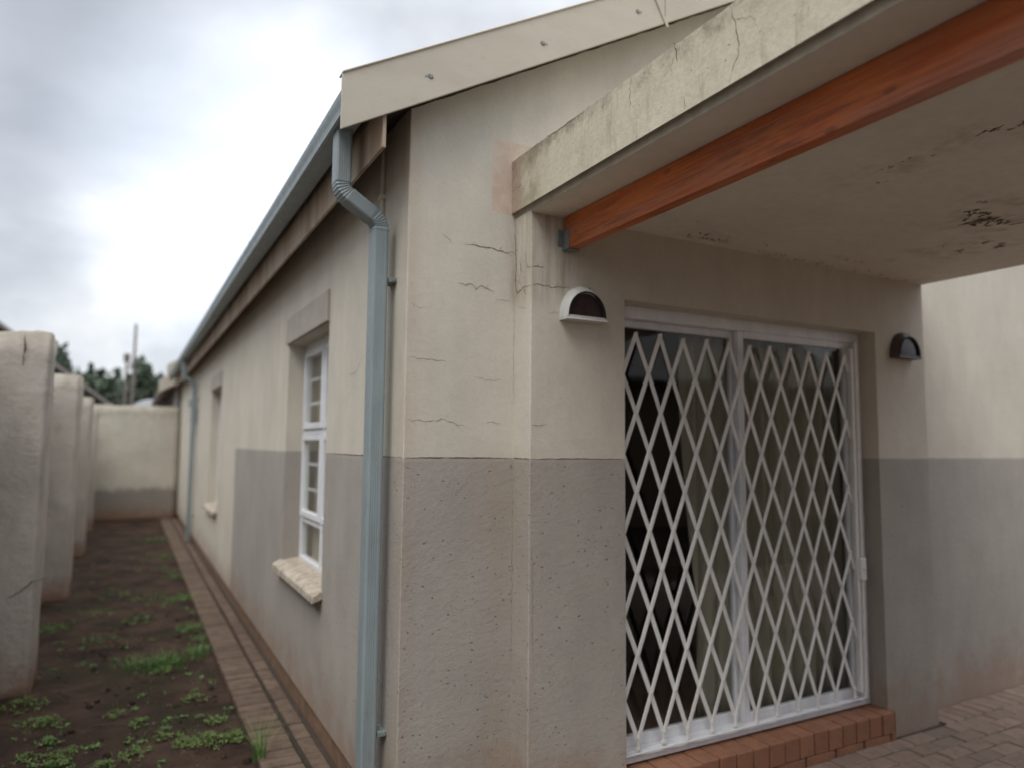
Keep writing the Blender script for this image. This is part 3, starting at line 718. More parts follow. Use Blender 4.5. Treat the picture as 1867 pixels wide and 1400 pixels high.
cluster(1.397, -1.193, 3, .006, .01, .007); cluster(1.404, -1.246, 3, .006, .01, .008); cluster(1.387, -1.312, 3, .006, .012, .01); cluster(1.434, -1.368, 3, .01, .01, .007); cluster(1.519, -1.132, 4, .012, .012, .008)
cluster(1.40, -1.60, 6, .008, .03, .014); cluster(1.44, -1.66, 6, .008, .03, .014); cluster(1.42, -1.72, 4, .008, .03, .014)
cluster(2.148, -1.11, 4, .012, .012, .018); cluster(2.065, -1.21, 4, .015, .012, .014); cluster(2.25, -1.09, 10, .035, .025, .026); cluster(2.37, -1.06, 22, .06, .03, .030)
cluster(2.733, -.707, 5, .05, .02, .02); cluster(2.785, -.882, 8, .05, .03, .025); cluster(2.513, -.314, 5, .05, .02, .016); cluster(1.82, -.298, 3, .02, .012, .012)
for k in range(26): cluster(random.uniform(1.9, 3.2), -.165-abs(random.gauss(0, .03)), 2, .04, .008, .012)
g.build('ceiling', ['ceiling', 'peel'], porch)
# timber beam and its hanger
g = G(); bm = bmesh.new(); g.box(.679, .731, SY+.05, -.158, 2.491, 2.640, .004, seg=2); g.build('timber_beam', ['timber'], porch)
g = G()
g.box(.6755, .6785, -.205, -.1555, 2.486, 2.575, .0005); g.box(.7315, .7345, -.205, -.1555, 2.486, 2.575, .0005); g.box(.6755, .7345, -.205, -.1555, 2.486, 2.4895, .0005)
g.box(.650, .6755, -.159, -.1535, 2.505, 2.582, .001); g.box(.7345, .76, -.159, -.1535, 2.505, 2.582, .001)
for x, z in ((.663, 2.565), (.663, 2.523)): g.tube([(x, -.16, z), (x, -.167, z)], .006, 8)
g.tube([(.6755, -.18, 2.55), (.670, -.18, 2.55)], .005, 8)
g.build('joist_hanger', ['galv'], porch)

# ------------------------------------------------------------------ trellis security gate
gate = tag(empty('security_gate', (1.06, -.075, .2)), 'off white folding trellis security gate across the glass sliding door', 'gate')
GY = -.075; g = G()
x_first, dx, zt_, zb_ = 1.144, .1540, 2.163, .268; rows = 5; hz = (zt_-zb_)/rows
XL, XR = 1.062, 2.725; bw = .0122
def bar(xa, za, xb, zb2, y):
    d = Vector((xb-xa, 0, zb2-za)); L = d.length; d.normalize(); p = Vector((-d.z, 0, d.x)); a = Vector((xa, y, za)); b = Vector((xb, y, zb2)); h = Vector((0, .0025, 0))
    nn = 5; cr = [(-bw, 0), (-bw*.6, -1), (bw*.6, -1), (bw, 0), (bw*.6, .6), (-bw*.6, .6)]
    v = [a+p*c+Vector((0, e*.003, 0)) for c, e in cr]+[b+p*c+Vector((0, e*.003, 0)) for c, e in cr]
    g.add(v, [tuple(range(6)), tuple(range(11, 5, -1))]+[(i, (i+1) % 6, (i+1) % 6+6, i+6) for i in range(6)])
ncol = int((XR-x_first)/dx)+1
half = dx/2; steps = rows*2
apex = {}
def nodex(j, wob=1): # node column j (half pitches), slight sag in spacing
    return x_first + j*half + .004*math.sin(j*.9+1)*wob
def nodez(j, i): return zt_ - i*hz/2 + (.006*math.sin(j*1.1)) - .003*(j/20)
jmax = int((XR-x_first)/half)
for j in range(-1, jmax+1):
    for i in range(steps):
        for dj in (1, -1):
            if (j+i) % 2: continue
            ja, jb = j, j+dj; xa, za = nodex(ja), nodez(ja, i); xb, zb2 = nodex(jb), nodez(jb, i+1)
            if min(xa, xb) < XL-.001 or max(xa, xb) > XR+.001:
                # clip at the stiles
                lim = XL if min(xa, xb) < XL else XR
                if (xa < XL and xb < XL) or (xa > XR and xb > XR) or abs(xb-xa) < 1e-6: continue
                t = (lim-xa)/(xb-xa); xm, zm = lim, za+(zb2-za)*t
                if xa < XL or xa > XR: xa, za = xm, zm
                else: xb, zb2 = xm, zm
            bar(xa, za, xb, zb2, GY + (.004 if dj > 0 else -.004))
# rivets
for j in range(0, jmax+1):
    for i in range(0, steps+1):
        if (j+i) % 2 == 0: x, z = nodex(j), nodez(j, i); g.tube([(x, GY-.010, z), (x, GY+.008, z)], .0065, 8)
g.build('lattice', ['gate_paint'], gate, loc=None).location = (0, 0, 0)
lat = bpy.data.objects['lattice']; lat.location = -Vector(gate.location)
def gpart(g, name, mat):
    o = g.build(name, mat, gate); o.location = -Vector(gate.location); return o
g = G(); g.box(1.046, 1.066, GY-.02, GY+.012, .20, 2.24, .003)
for z in (1.95, 1.33, .62, .32): g.tube([(1.056, GY-.021, z), (1.056, GY-.026, z)], .006, 8)
gpart(g, 'hinge_stile', ['gate_paint'])
g = G(); g.box(2.722, 2.745, GY-.016, GY+.014, .24, 2.20, .003); g.box(2.765, 2.79, GY-.012, GY+.018, .20, 2.24, .003); gpart(g, 'lock_stile', ['gate_paint'])
g = G(); g.box(2.735, 2.79, GY-.028, GY-.012, .86, .99, .006); g.tube([(2.765, GY-.028, .93), (2.765, GY-.036, .93)], .008, 10); gpart(g, 'lock', ['gate_paint'])
for j in range(0, jmax+1, 2):
    x = nodex(j); zf = nodez(j, steps); g = G(); g.box(x-.006, x+.006, GY-.008, GY+.006, zf-.05, zf+.008, .002); g.box(x-.011, x+.011, GY-.009, GY+.009, zf-.056, zf-.04, .003); gpart(g, 'guide_foot', ['gate_paint'])
g = G(); g.box(1.066, 2.79, GY-.012, GY+.012, .2005, .206, .001); gpart(g, 'floor_track', ['white_metal'])

# ------------------------------------------------------------------ curtains
def curtain(name, x0, x1, y, z0, z1, label, mat='curtain', fold=.11, lean=0, along='x', amp=.03, group=None):
    g = G(); nu, nv = int((x1-x0)/.012)+1, 14; v = []
    ph = random.random()*6
    for j in range(nv+1):
        t = j/nv; z = z0+(z1-z0)*t
        for i in range(nu+1):
            s_ = i/nu; xx = x0+(x1-x0)*s_; xx += lean*(1-t)**1.3*(1-s_*.6)
            a = amp*(.6+.4*(1-t)); yy = y+a*math.sin(2*math.pi*xx/fold+ph+.5*math.sin(xx*9+t*1.5))+.3*a*math.sin(2*math.pi*xx/(fold*.43)+t)
            v.append((xx, yy, z) if along == 'x' else (yy, xx, z))
    g.add(v, [(j*(nu+1)+i, j*(nu+1)+i+1, (j+1)*(nu+1)+i+1, (j+1)*(nu+1)+i) for j in range(nv) for i in range(nu)])
    cx_ = ((x0+x1)/2, y, z0) if along == 'x' else (y, (x0+x1)/2, z0)
    o = g.build(name, [mat], None, smooth=True, loc=cx_)
    sm = o.modifiers.new('thickness', 'SOLIDIFY'); sm.thickness = .003
    return tag(o, label, 'curtain', group)
random.seed(11)
curtain('curtain', 1.60, 1.99, .13, .17, 2.26, 'olive beige curtain drawn aside behind the left glass pane of the sliding door', lean=.13)
curtain('curtain', 1.98, 2.84, .12, .17, 2.26, 'olive beige curtain across the whole right glass pane of the sliding door', fold=.17, amp=.045)
curtain('curtain', 1.25, 2.56, .220, .70, 2.40, 'beige net curtain hanging inside the nearer tall window of the side wall', 'blind', along='y', amp=.011)
curtain('curtain', 6.66, 7.96, .220, .70, 2.40, 'beige net curtain hanging inside the farther tall window of the side wall', 'blind', along='y', amp=.011)

# ------------------------------------------------------------------ wall lamps (eyelid bulkheads)
def lamp(hood_mat, label, loc):
    t = tag(empty('wall_lamp', loc), label, 'wall lamp')
    rw, rh, fwid, fh, dep = .111, .152, .106, .121, .060
    n = 28; g = G(); v = []
    def arc(w, h, y, z0=0, tilt=0): return [(-w*math.cos(math.pi*k/n), y-tilt*(1-math.sin(math.pi*k/n)), z0+h*math.sin(math.pi*k/n)**.92) for k in range(n+1)]
    rings = [arc(rw, rh, 0), arc(rw*1.0, rh*.995, -.02), arc(rw*.985, rh*.96, -.035), arc(fwid, fh, -dep+.006, .003), arc(fwid-.004, fh-.004, -dep, .004), arc(fwid-.012, fh-.012, -dep, .006), arc(fwid-.014, fh-.014, -dep+.03, .006)]
    m_ = n+1
    for r_ in rings: v += r_
    g.add(v, [(j*m_+i, j*m_+i+1, (j+1)*m_+i+1, (j+1)*m_+i) for j in range(len(rings)-1) for i in range(n)])
    # base plate
    g.add([(-rw, 0, 0), (rw, 0, 0), (fwid, -dep, .0), (-fwid, -dep, .0), (-rw, 0, -.008), (rw, 0, -.008), (fwid+.002, -dep-.004, -.008), (-fwid-.002, -dep-.004, -.008)], [(0, 3, 2, 1), (4, 5, 6, 7), (0, 4, 7, 3), (3, 7, 6, 2), (2, 6, 5, 1)])
    g.add([(-fwid, -dep, -.002), (fwid, -dep, -.002), (fwid-.01, -dep, .010), (-fwid+.01, -dep, .010)], [(0, 1, 2, 3)])
    g.build('hood', [hood_mat], t, smooth=False)
    g = G(); l_ = arc(fwid-.013, fh-.013, -dep+.012, .009); g.add(l_+[(0, -dep+.004, .05)], [(i, i+1, n+1) for i in range(n)]+[(n, 0, n+1)]); g.build('lens', ['lens'], t, smooth=True)
    g = G(); a1 = arc(fwid-.005, fh-.005, -dep-.001, .006); a2 = arc(fwid-.016, fh-.016, -dep-.001, .010); a3 = arc(fwid-.016, fh-.016, -dep+.01, .010)
    g.add(a1+a2+a3, [(i, i+1, n+2+i, n+1+i) for i in range(n)]+[(n+1+i, n+2+i, 2*n+3+i, 2*n+2+i) for i in range(n)]); g.build('seal', ['rubber'], t)
    g = G(); g.tube([(.028, -.030, .136), (.029, -.031, .1455)], .005, 8); g.build('screw', ['rubber'], t)
    return t
lamp('lamp_white', 'white half round wall lamp with a smoked lens beside the timber beam', (.772, yb-.0005, 2.180))
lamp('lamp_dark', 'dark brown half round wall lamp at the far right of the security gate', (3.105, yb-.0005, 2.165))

# ------------------------------------------------------------------ ground
def axis(segs):
    out_ = []
    for a, b, n_ in segs: out_ += [a+(b-a)*k/n_ for k in range(n_)]
    out_.append(segs[-1][1]); return out_
def soil():
    xs = axis([(-2500, -300, 4), (-300, -30, 6), (-30, -4, 8), (-4, -1.9, 10), (-1.9, -.3, 64), (-.3, 10, 12), (10, 60, 6), (60, 300, 4), (300, 2500, 4)])
    ys = axis([(-2500, -100, 4), (-100, -6, 8), (-6, 1, 14), (1, 4.5, 130), (4.5, 14.4, 110), (14.4, 60, 12), (60, 300, 6), (300, 2500, 6)])
    v = []
    for y in ys:
        for x in xs:
            q = Vector((x, y, 0)); w = 1 if (-4 < x < -.34 and 0 < y < 15) else 0
            h = (mnoise.noise(q*2.3)*.016+mnoise.noise(q*9)*.007+mnoise.noise(q*27)*.004)*w
            h += .02*max(0, min(1, (-1.25-x)/.4))*w
            v.append((x, y, -.022+h if w else -.04))
    nx_ = len(xs); f = [(j*nx_+i, j*nx_+i+1, (j+1)*nx_+i+1, (j+1)*nx_+i) for j in range(len(ys)-1) for i in range(nx_-1)]
    return tag(link('soil', v, f, ['soil'], smooth=True), kind='structure')
soil()
# edging of clay pavers along the side wall
random.seed(3)
g = G(); y = -6.0
while y < 14.2:
    w_ = .108; dz = random.uniform(-.004, .003); g.box(-.333+random.uniform(-.003, .003), -.138+random.uniform(-.003, .002), y, y+w_-.015, -.06, .0+dz, .006, rot=Matrix.Rotation(random.uniform(-.012, .012), 3, 'Z')); y += w_
y = -6.0
while y < 14.2:
    w_ = .222; dz = random.uniform(-.004, .003); xo = -.113+.004*math.sin(y*1.7); g.box(xo, -.028, y, y+w_-.012, -.06, .001+dz, .005, rot=Matrix.Rotation(random.uniform(-.01, .01), 3, 'Z')); y += w_
pv = tag(g.build('path', ['brick'], tone=True), kind='structure')
g = G(); ys_ = [-6+20.2*k/400 for k in range(401)]
g.add([(x, y, -.013) for y in ys_ for x in (-.330, 0.03)], [(2*i, 2*i+1, 2*i+3, 2*i+2) for i in range(400)]); 
v = []
for y in ys_:
    w_ = max(.001, .003+.022*mnoise.noise(Vector((y*5, 1, 0)))+.010*max(0, (2.2-y)/2)); c_ = -.126+.008*mnoise.noise(Vector((y*9, 7, 0))); v += [(c_-w_, y, -.004), (c_, y, .006+.004*mnoise.noise(Vector((y*20, 0, 0)))), (c_+w_, y, -.004)]
g.add(v, [(3*i+j, 3*i+j+1, 3*i+j+4, 3*i+j+3) for i in range(400) for j in (0, 1)], 1)
tag(g.build('path_bedding', ['sand', 'moss'], smooth=True), kind='structure')
# paved yard in front
g = G(); row = 0; y = -.19; ang = R(0)
while y > -4.2:
    x = .9-(row % 2)*.1
    while x < 8.2:
        g.box(x+.002, x+.198, y-.097, y-.002, -.05, -.004+random.uniform(-.004, .004), .006); x += .2
    y -= .1; row += 1
for k in range(50):
    x = 3.36+k*.1; g.box(x+.002, x+.098, -.185, -.012, -.05, -.003+random.uniform(-.003, .003), .006)
tag(g.build('pavement', ['paver'], tone=True), kind='structure')
g = G(); g.add([(.515, -4.2, -.018), (8.2, -4.2, -.018), (8.2, -.0, -.018), (.515, -.0, -.018)], [(0, 1, 2, 3)]); tag(g.build('pavement_bedding', ['sand']), kind='structure')

g = G(); g.add([(-3, -6.5, .004), (.52, -6.5, .004), (.52, -.35, .004), (-3, -.35, .004)], [(0, 1, 2, 3)]); tag(g.build('unseen_bounce_apron', ['bounce_apron']), kind='structure')  # slab added out of view to bounce light onto porch ceiling and walls
# pebbles and litter on the soil
g = G(); random.seed(5)
for k in range(230):
    x = random.uniform(-1.7, -.36); y = random.uniform(.9, 6)**1.0; s_ = random.uniform(.003, .010)*(1.6 if random.random() < .05 else 1)
    rt_ = Matrix.Rotation(random.random()*6, 3, 'Z'); g.box(x-s_, x+s_*random.uniform(.4, 1), y-s_*.7, y+s_*.7, -.03+.0, -.018+s_*1.2, s_*.35, rot=rt_)
tag(g.build('gravel', ['pebble']), 'scattered small stones on the bare soil beside the paver edging', 'gravel', kind='stuff')

# ------------------------------------------------------------------ weeds
def leaflet(g, p, d, L, w, droop=.3, tone=None):
    d = Vector(d).normalized(); sdv = d.cross(Vector((0, 0, 1))).normalized(); P = []
    for k, (t, ww) in enumerate(((0, .1), (.3, .8), (.6, 1), (.85, .6), (1, .05))):
        q = Vector(p)+d*L*t+Vector((0, 0, -droop*L*t*t)); up_ = Vector((0, 0, w*.25*ww)); P += [q+sdv*w*ww*.5+up_, q, q-sdv*w*ww*.5+up_]
    g.add(P, [(3*i+j, 3*i+j+1, 3*i+j+4, 3*i+j+3) for i in range(4) for j in (0, 1)], 0, tone)
def weed(g, cx_, cy_, rad, n_, h=.05, z=-.02, sz=1):
    for k in range(int(n_*.8)):
        a = random.random()*6.28; r_ = rad*1.1*random.random()**.75; bx_, by_ = cx_+math.cos(a)*r_, cy_+math.sin(a)*r_
        hh = h*random.uniform(.3, 1)*(1-.5*r_/max(rad, .01)); tp = Vector((bx_+random.uniform(-.01, .01), by_+random.uniform(-.01, .01), z+hh))
        g.tube([(bx_, by_, z-.01), tuple(tp)], .0011, 3, cap=False, tone=.3)
        b_ = random.random()*6.28
        for q in range(random.randint(3, 5)):
            t = b_+q*2.4; leaflet(g, tp, (math.cos(t), math.sin(t), random.uniform(-.1, .6)), random.uniform(.010, .028)*sz, random.uniform(.004, .009)*sz, random.uniform(0, .5))
def tuft(g, cx_, cy_, rad, n_, L=.14, z=-.02):
    for k in range(n_):
        a = random.random()*6.28; r_ = rad*random.random()**.5; b_ = random.gauss(a, .7); p = Vector((cx_+math.cos(a)*r_, cy_+math.sin(a)*r_, z)); l_ = L*random.uniform(.4, 1.1); lean = random.uniform(.15, .9); w = random.uniform(.0025, .0045); P = []; tn = random.random()
        sdv = Vector((-math.sin(b_), math.cos(b_), 0))
        for t in (0, .25, .5, .75, 1):
            q = p+Vector((math.cos(b_)*lean*t*t, math.sin(b_)*lean*t*t, (t-.35*lean*t*t)))*l_; P += [q+sdv*w*(1-t*.9)*.5, q-sdv*w*(1-t*.9)*.5]
        g.add(P, [(2*i, 2*i+1, 2*i+3, 2*i+2) for i in range(4)], 0, tn)
random.seed(21)
WD = [(-1.485, 2.544, .11, 70, .09, 'bright leafy weed at the foot of the nearest boundary pier'), (-1.357, 2.20, .09, 60, .06, 'leafy weed just below the one at the nearest pier foot'),
      (-1.382, 1.695, .055, 30, .05, 'small weed at the bottom left edge, left of a larger clump'), (-1.245, 1.60, .085, 65, .07, 'dense leafy weed at the bottom left of the bare soil'),
      (-1.30, 1.90, .05, 26, .045, 'sparse weed midway between the pier foot and the bottom left clump'), (-1.174, 1.74, .032, 16, .04, 'tiny weed rosette right of the bottom left clump'),
      (-.985, 2.20, .06, 26, .04, 'flat sprawling weed in the middle of the dark bare soil'), (-.871, 1.98, .055, 30, .045, 'weed with bluish leaves just right of the sprawling weed'),
      (-1.03, 1.45, .05, 26, .045, 'weed cut by the bottom frame edge, right of the bottom left clumps'), (-.91, 1.52, .05, 28, .045, 'low weed on a runner in the bottom middle of the soil'),
      (-.75, 1.70, .05, 26, .07, 'upright weed with a tall thin stalk in the bottom middle'), (-.657, 1.55, .06, 45, .06, 'broad weed left of the densest clump near the pavers'),
      (-.54, 1.50, .085, 85, .07, 'densest leafy clump at the bottom, near the clay pavers'), (-.41, 1.50, .06, 55, .075, 'leafy weed touching the edge of the clay pavers'),
      (-.55, 2.25, .07, 36, .05, 'low weed alone on the dark soil patch below the big grass clump'), (-.476, 1.82, .05, 26, .045, 'small weed on the dark soil beside the pavers')]
for x, y, r_, n_, h, lb in WD:
    g = G(); weed(g, x, y, r_, n_, h); o = g.build('weed', ['weed'], None, loc=(x, y, -.02), tone=True); tag(o, lb, 'weed', 'leafy weeds sprouting from the bare soil')
g = G(); tuft(g, -.75, 3.08, .19, 190, .13); tuft(g, -.60, 3.16, .17, 120, .10); tuft(g, -.88, 3.2, .15, 90, .08); weed(g, -.7, 3.1, .2, 60, .06); tuft(g, -.46, 3.3, .1, 100, .09); tag(g.build('grass_clump', ['grass'], None, loc=(-.7, 3.1, -.02), tone=True), 'large bright grass clump halfway across the soil strip', 'grass')
g = G(); tuft(g, -.325, 1.17, .03, 70, .26); tag(g.build('grass_tuft', ['grass'], None, loc=(-.33, 1.17, -.02), tone=True), 'tall thin bladed grass tuft growing over the front of the clay pavers', 'grass')
g = G()
for x, y, r_, n_ in ((-.43, 3.45, .09, 60), (-1.50, 4.62, .14, 120), (-1.14, 4.06, .16, 70), (-1.0, 5.98, .18, 60), (-.81, 4.72, .16, 80), (-.42, 6.88, .14, 110), (-.43, 5.5, .12, 110), (-.44, 4.17, .12, 120), (-.5, 10.6, .3, 160), (-.45, 8.6, .2, 120), (-.55, 7.6, .15, 60), (-1.2, 5.1, .2, 50), (-.7, 5.5, .2, 50), (-.40, 3.75, .06, 50)):
    tuft(g, x, y, r_, n_, .07); weed(g, x, y, r_, n_//4, .03, sz=1.1)
for k in range(330):
    x = random.uniform(-1.55, -.38); y = 1.1+8*random.random()**1.6
    if mnoise.noise(Vector((x*1.7, y*1.2, 4))) < -.08: continue
    tuft(g, x, y, .035, 6, .035)
    if random.random() < .5: weed(g, x, y, .025, 4, .02)
tag(g.build('ground_cover', ['grass'], None, tone=True), 'thin patchy grass and seedlings over the soil strip', 'grass', kind='stuff')
g = G(); random.seed(77)
for k in range(240):
    x = random.uniform(-1.6, -.37); y = 1.0+5*random.random()**1.5; s_ = random.uniform(.006, .020); g.box(x-s_, x+s_, y-s_*.8, y+s_*.8, -.04, -.018+s_*.7, s_*.4, rot=Matrix.Rotation(random.random()*6, 3, Vector((random.random(), random.random(), 1)).normalized()))
tag(g.build('soil_clods', ['soil']), 'small crumbled clods of soil along the strip', 'soil', kind='stuff')
# dry runners
g = G()
for x0, y0, x1, y1 in ((-1.05, 1.40, -.80, 1.85), (-.75, 1.70, -.62, 1.32), (-1.12, 2.05, -.85, 2.0), (-.95, 1.5, -.72, 1.6), (-1.3, 1.45, -1.0, 1.5)):
    g.tube([(x0+(x1-x0)*t+random.uniform(-.012, .012), y0+(y1-y0)*t+random.uniform(-.01, .01), -.012+.008*math.sin(t*9)) for t in [k/9 for k in range(10)]], .0018, 4)
tag(g.build('dry_twigs', ['bark']), 'dry twigs and runners lying on the soil at the bottom of the strip', 'twigs', kind='stuff')

# ------------------------------------------------------------------ boundary walls
bw_ = tag(empty('boundary_wall', (-1.9, 2.9, 0)), 'old grey plastered boundary wall with piers on the left of the strip', 'wall')
def rough_block(name, x0, x1, y0, y1, z0, z1, mat, parent, loc, seed=0, top=.02):
    bm = bmesh.new(); bmesh.ops.create_cube(bm, size=1)
    for v in bm.verts: v.co = Vector(((x0+x1)/2+v.co.x*(x1-x0), (y0+y1)/2+v.co.y*(y1-y0), (z0+z1)/2+v.co.z*(z1-z0)))
    bmesh.ops.bevel(bm, geom=bm.edges[:], offset=.012, segments=2, affect='EDGES')
    L = max(x1-x0, y1-y0); bmesh.ops.subdivide_edges(bm, edges=[e for e in bm.edges if e.calc_length() > .2], cuts=16, use_grid_fill=True)
    for v in bm.verts:
        q = v.co*3+Vector((seed*7, 0, 0)); v.co += Vector((mnoise.noise(q), mnoise.noise(q+Vector((9, 0, 0))), mnoise.noise(q+Vector((0, 9, 0)))*(1 if v.co.z < z1-.1 else 2.2)))*.012 + Vector((mnoise.noise(q*4), mnoise.noise(q*4+Vector((5, 0, 0))), mnoise.noise(q*4+Vector((0, 5, 0)))))*(.005+.012*max(0, min(1, (v.co.z-z1+.35)/.3)))
        v.co -= Vector(loc)
    me = bpy.data.meshes.new(name); bm.to_mesh(me); bm.free(); me.materials.append(MAT[mat])
    o = bpy.data.objects.new(name, me); C.objects.link(o); o.parent = parent
    for p in me.polygons: p.use_smooth = True
    return o
BL = (-1.9, 2.9, 0)
for i, (x, y, z, wd) in enumerate(((-1.478, 2.755, 2.335, .5), (-1.470, 5.88, 2.31, .45), (-1.485, 9.1, 2.26, .42), (-1.505, 12.2, 2.25, .4))):
    o = rough_block('pier', x-wd, x, y, y+.40, -.1, z, 'pier', bw_, BL, i)
rough_block('wall_panel', -2.12, -1.88, 3.25, 14.5, -.1, 2.24, 'pier', bw_, BL, 9)
rough_block('wall_panel', -2.12, -1.92, -5, 2.94, -.1, 2.28, 'pier', bw_, BL, 8)
g = G()
g.ribbon([(-1.64, 2.742, .62), (-1.56, 2.742, .66), (-1.50, 2.742, .72), (-1.43, 2.742, .73)], (0, -1, 0), .006, 0)
g.ribbon([(-1.63, 2.742, 2.30), (-1.625, 2.742, 2.2), (-1.632, 2.742, 2.1)], (0, -1, 0), .010, 0)
g.v = [tuple(Vector(p)-Vector(BL)) for p in g.v]; link('crack', g.v, g.f, ['crack'], bw_, g.mi)
ew = tag(rough_block('end_wall', -2.1, -.015, 14.3, 14.55, -.1, 2.39, 'endwall', None, (-1.0, 14.3, 0), 4), 'cream plastered cross wall with a grey foot closing the passage', 'wall'); ew.location = (-1.0, 14.3, 0)

# ------------------------------------------------------------------ neighbouring houses beyond
nh = tag(empty('neighbour_house', (-.05, 14.7, 0)), 'next house in the row with a dark red edged roof beyond the cross wall', 'house')
def npart(g, name, mats, par, smooth=False):
    o = g.build(name, mats, par, smooth); o.location = -Vector(par.location); return o
g = G(); g.box(-.02, 7.5, 14.8, 26, 0, 2.95); npart(g, 'wall', ['side'], nh)
g = G()
for s_ in (0, 1):
    X = (lambda x: x) if s_ == 0 else (lambda x: 7.6-x)
    g.prism([(X(-.42), 2.76), (X(3.8), 5.2), (X(3.8), 5.3), (X(-.42), 2.86)], 14.62, 26.2, 'y')
npart(g, 'roof', ['roof'], nh)
g = G(); g.prism([(-.47, 2.70), (3.8, 5.17), (3.8, 5.45), (-.47, 2.98)], 14.55, 14.6, 'y'); g.prism([(-.30, 2.98), (.4, 3.38), (.4, 3.75), (-.30, 3.35)], 14.7, 15.2, 'y'); npart(g, 'barge_board', ['barge'], nh)
g = G(); g.prism([(-.30, 2.70), (.3, 3.0), (.3, 3.1), (-.36, 2.75)], 14.60, 14.66, 'y'); g.box(-.40, -.37, 14.6, 26, 2.66, 2.80); npart(g, 'fascia_board', ['red_fascia'], nh)
g = G(); g.tube([(-.09, 14.9, 2.75), (-.09, 14.9, 0)], .05, 8); npart(g, 'downpipe', ['tin'], nh)
nr = tag(empty('neighbour_cottage', (-4.5, 25, 0)), 'pale roofed cottage peeping over the boundary wall on the left', 'house')
g = G(); g.box(-9, -2.0, 24.6, 31, 0, 2.7); npart(g, 'wall', ['endwall'], nr)
g = G(); g.prism([(-1.35, 2.72), (-5.4, 5.85), (-9.6, 2.72), (-9.6, 2.58), (-5.4, 5.79), (-1.35, 2.66)], 24.0, 31.5, 'y'); npart(g, 'roof', ['roof'], nr)
g = G(); g.prism([(-1.33, 2.70), (-5.4, 5.84), (-9.6, 2.70), (-9.6, 2.58), (-5.4, 5.70), (-1.33, 2.58)], 23.93, 23.99, 'y'); npart(g, 'barge_board', ['roof'], nr)
tn = tag(empty('tin_shed', (-.3, 22, 0)), 'low pale curved tin shed roof showing above the cross wall', 'shed')
g = G(); g.prism([(-.36+.62*math.cos(math.pi*k/12), 2.58+.36*math.sin(math.pi*k/12)) for k in range(13)], 21.5, 24, 'y'); npart(g, 'roof', ['tin'], tn)
g = G(); g.box(-.95, .22, 21.6, 23.9, 0, 2.57); npart(g, 'wall', ['endwall'], tn)

lh = tag(empty('house_over_the_wall', (-6, 3, 0)), 'neighbouring house beyond the boundary wall at the far left, out of view', 'house')
g = G(); g.box(-9, -3.3, -6, 11.3, 0, 2.75); npart(g, 'wall', ['opp'], lh)
g = G(); g.prism([(-3.0, 2.72), (-6.2, 4.75), (-9.3, 2.72), (-9.3, 2.62), (-6.2, 4.65), (-3.0, 2.62)], -6.3, 11.6, 'y'); npart(g, 'roof', ['roof'], lh)  # stands out of view and blocks low sky light from the left
oh = tag(empty('opposite_house', (5, -9, 0)), 'plain plastered house standing across the yard behind the viewer', 'house')
g = G(); g.box(-.8, 14, -15, -8.2, 0, 3.1); npart(g, 'wall', ['opp'], oh)
g = G(); g.prism([(-7.9, 3.0), (-11.6, 5.1), (-15.3, 3.0), (-15.3, 2.9), (-11.6, 5.0), (-7.9, 2.9)], -1.1, 14.3, 'x'); npart(g, 'roof', ['roof'], oh)
# ------------------------------------------------------------------ trees, poles, hills
def crown(g, c, rad, n_, size, lobes=7, shape='round', seed=0):
    rnd = random.Random(seed); c = Vector(c); LB = []
    for k in range(lobes):
        t = rnd.random()*6.28; u = rnd.uniform(-.7, .9); rr = rnd.uniform(.3, .75)
        LB.append((c+Vector((math.cos(t)*rad[0]*rr, math.sin(t)*rad[1]*rr, u*rad[2]*.75)), rnd.uniform(.35, .55)))
    for k in range(n_):
        if shape == 'cone':
            h = rnd.random()**1.3; t = rnd.random()*6.28; r_ = (1-h)*(.55+.45*math.sin(h*40+t))*rnd.random()**.4; p = c+Vector((math.cos(t)*r_*rad[0], math.sin(t)*r_*rad[1], (h*2-1)*rad[2])); tn_ = rnd.random()
        else:
            L, s_ = rnd.choice(LB); d = Vector((rnd.gauss(0, 1), rnd.gauss(0, 1), rnd.gauss(0, 1))).normalized()*rnd.random()**.35; p = L+Vector((d.x*rad[0], d.y*rad[1], d.z*rad[2]))*s_; tn_ = rnd.random()
        a = Vector((rnd.gauss(0, 1), rnd.gauss(0, 1), rnd.gauss(0, 1))).normalized(); b = a.orthogonal().normalized(); s2 = size*rnd.uniform(.5, 1.3)
        g.add([p+a*s2, p+b*s2*.6, p-a*s2, p-b*s2*.6], [(0, 1, 2, 3)], 0, tn_)
def tree(x, y, h, r_, label, mat='leaf', shape='round', n_=2600, size=.2, seed=0, group=None, name='tree'):
    t = tag(empty(name, (x, y, 0)), label, 'tree', group)
    g = G(); rnd = random.Random(seed+50); pts = [(0, 0, -.3)]+[(rnd.uniform(-.1, .1)*k, rnd.uniform(-.1, .1)*k, h*.72*k/5) for k in range(1, 6)]
    g.tube(pts, [h*.035*(1-.14*k) for k in range(6)], 8)
    for k in range(6):
        a = rnd.random()*6.28; q = Vector(pts[2+k % 3]); e = Vector((math.cos(a)*r_*.6, math.sin(a)*r_*.6, h*.8)); g.tube([q, q.lerp(e, .5)+Vector((0, 0, -.05*h)), e], [h*.018, h*.011, h*.004], 5)
    g.build('trunk', ['bark'], t)
    g = G(); ch = h*.42; crown(g, (0, 0, h-ch*.98), (r_, r_, ch), n_, size, 9, shape, seed); g.build('crown', [mat], t, tone=True)
    return t
tree(-2.42, 11.2, 3.06, .42, 'bright green shrub top showing over the wall between the first two piers', 'leaf_bright', n_=900, size=.06, seed=2, name='shrub')
tree(-4.7, 44, 6.6, 1.35, 'dark round crowned tree at the left end of the tree line', 'leaf_dark', seed=3, size=.2)
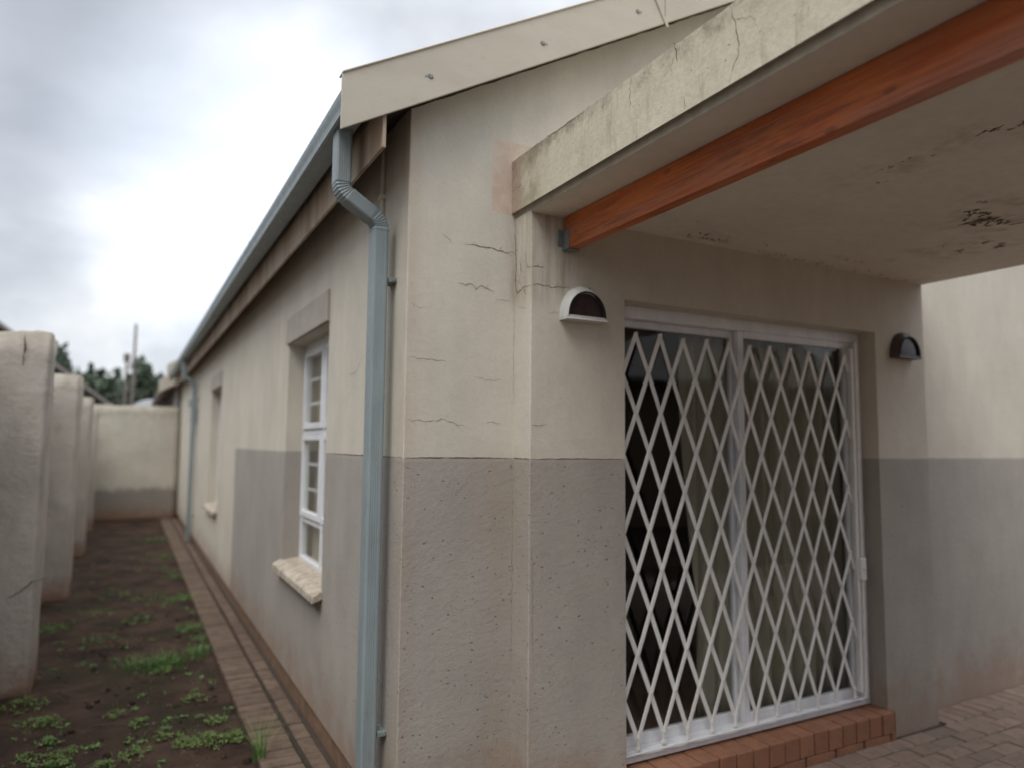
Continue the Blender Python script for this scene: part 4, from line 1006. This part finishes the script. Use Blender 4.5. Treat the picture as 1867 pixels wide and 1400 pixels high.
tree(-3.75, 42, 5.5, 1.2, 'lower tree just right of the dark round crowned tree', 'leaf', seed=4)
tree(-3.15, 46, 6.1, .9, 'narrow pointed conifer standing up from the tree line', 'leaf_dark', 'cone', seed=5, size=.16)
tree(-2.3, 43, 5.2, 1.2, 'green tree between the pointed conifer and the dip in the tree line', 'leaf', seed=6)
tree(-1.3, 45, 4.7, 1.1, 'dark tree in the dip of the tree line left of the pole', 'leaf_dark', seed=7)
tree(-.35, 44, 5.9, 1.15, 'broad tree right behind the tall utility pole', 'leaf', seed=8)
tree(.75, 46, 5.9, 1.2, 'dark broad tree at the right end of the tree line beside the roofs', 'leaf_dark', seed=9)
g = G(); random.seed(31)
for k in range(26): crown(g, (-14+k*1.1+random.uniform(-.4, .4), 52+random.uniform(-2, 3), 3.6+max(0, min(1, (-3-(-14+k*1.1))/2))*.9), (1.6, 1.3, 3.1+random.uniform(-.3, .4)), 900, .3, 6, 'round', k)
tag(g.build('woodland', ['leaf'], tone=True), 'mass of dark trees behind the individual trees of the tree line', 'woodland', kind='stuff')
def pole(x, y, h, label, transformer=False):
    t = tag(empty('utility_pole', (x, y, 0)), label, 'pole')
    g = G(); g.tube([(0, 0, 0), (0, 0, h)], [.085, .06], 8); g.build('shaft', ['pole'], t)
    g = G(); zc_ = h*.62 if not transformer else h-.1; w2 = .16 if transformer else .10; g.box(-w2, w2, -.06, .06, zc_-.22, zc_+.22, .02); g.build('transformer_box' if transformer else 'pole_box', ['pole'], t)
pole(-.93, 38, 7.6, 'tall thin wooden utility pole rising against the sky')
pole(-1.26, 39, 6.05, 'shorter utility pole with a dark box on top, left of the tall pole', True)
# far hills
g = G(); v = []; n_ = 80
for k in range(n_+1):
    x = -500+1300*k/n_; h = 30+10*math.sin(k*.21+1)+6*math.sin(k*.53)+4*mnoise.noise(Vector((k*.6, 0, 0))); v += [(x, 560, -1), (x, 640, h*.62), (x, 760, h), (x, 1100, -1)]
g.add(v, [(4*i+j, 4*i+j+1, 4*i+j+5, 4*i+j+4) for i in range(n_) for j in range(3)]); tag(g.build('hills', ['hill'], smooth=True), kind='structure')
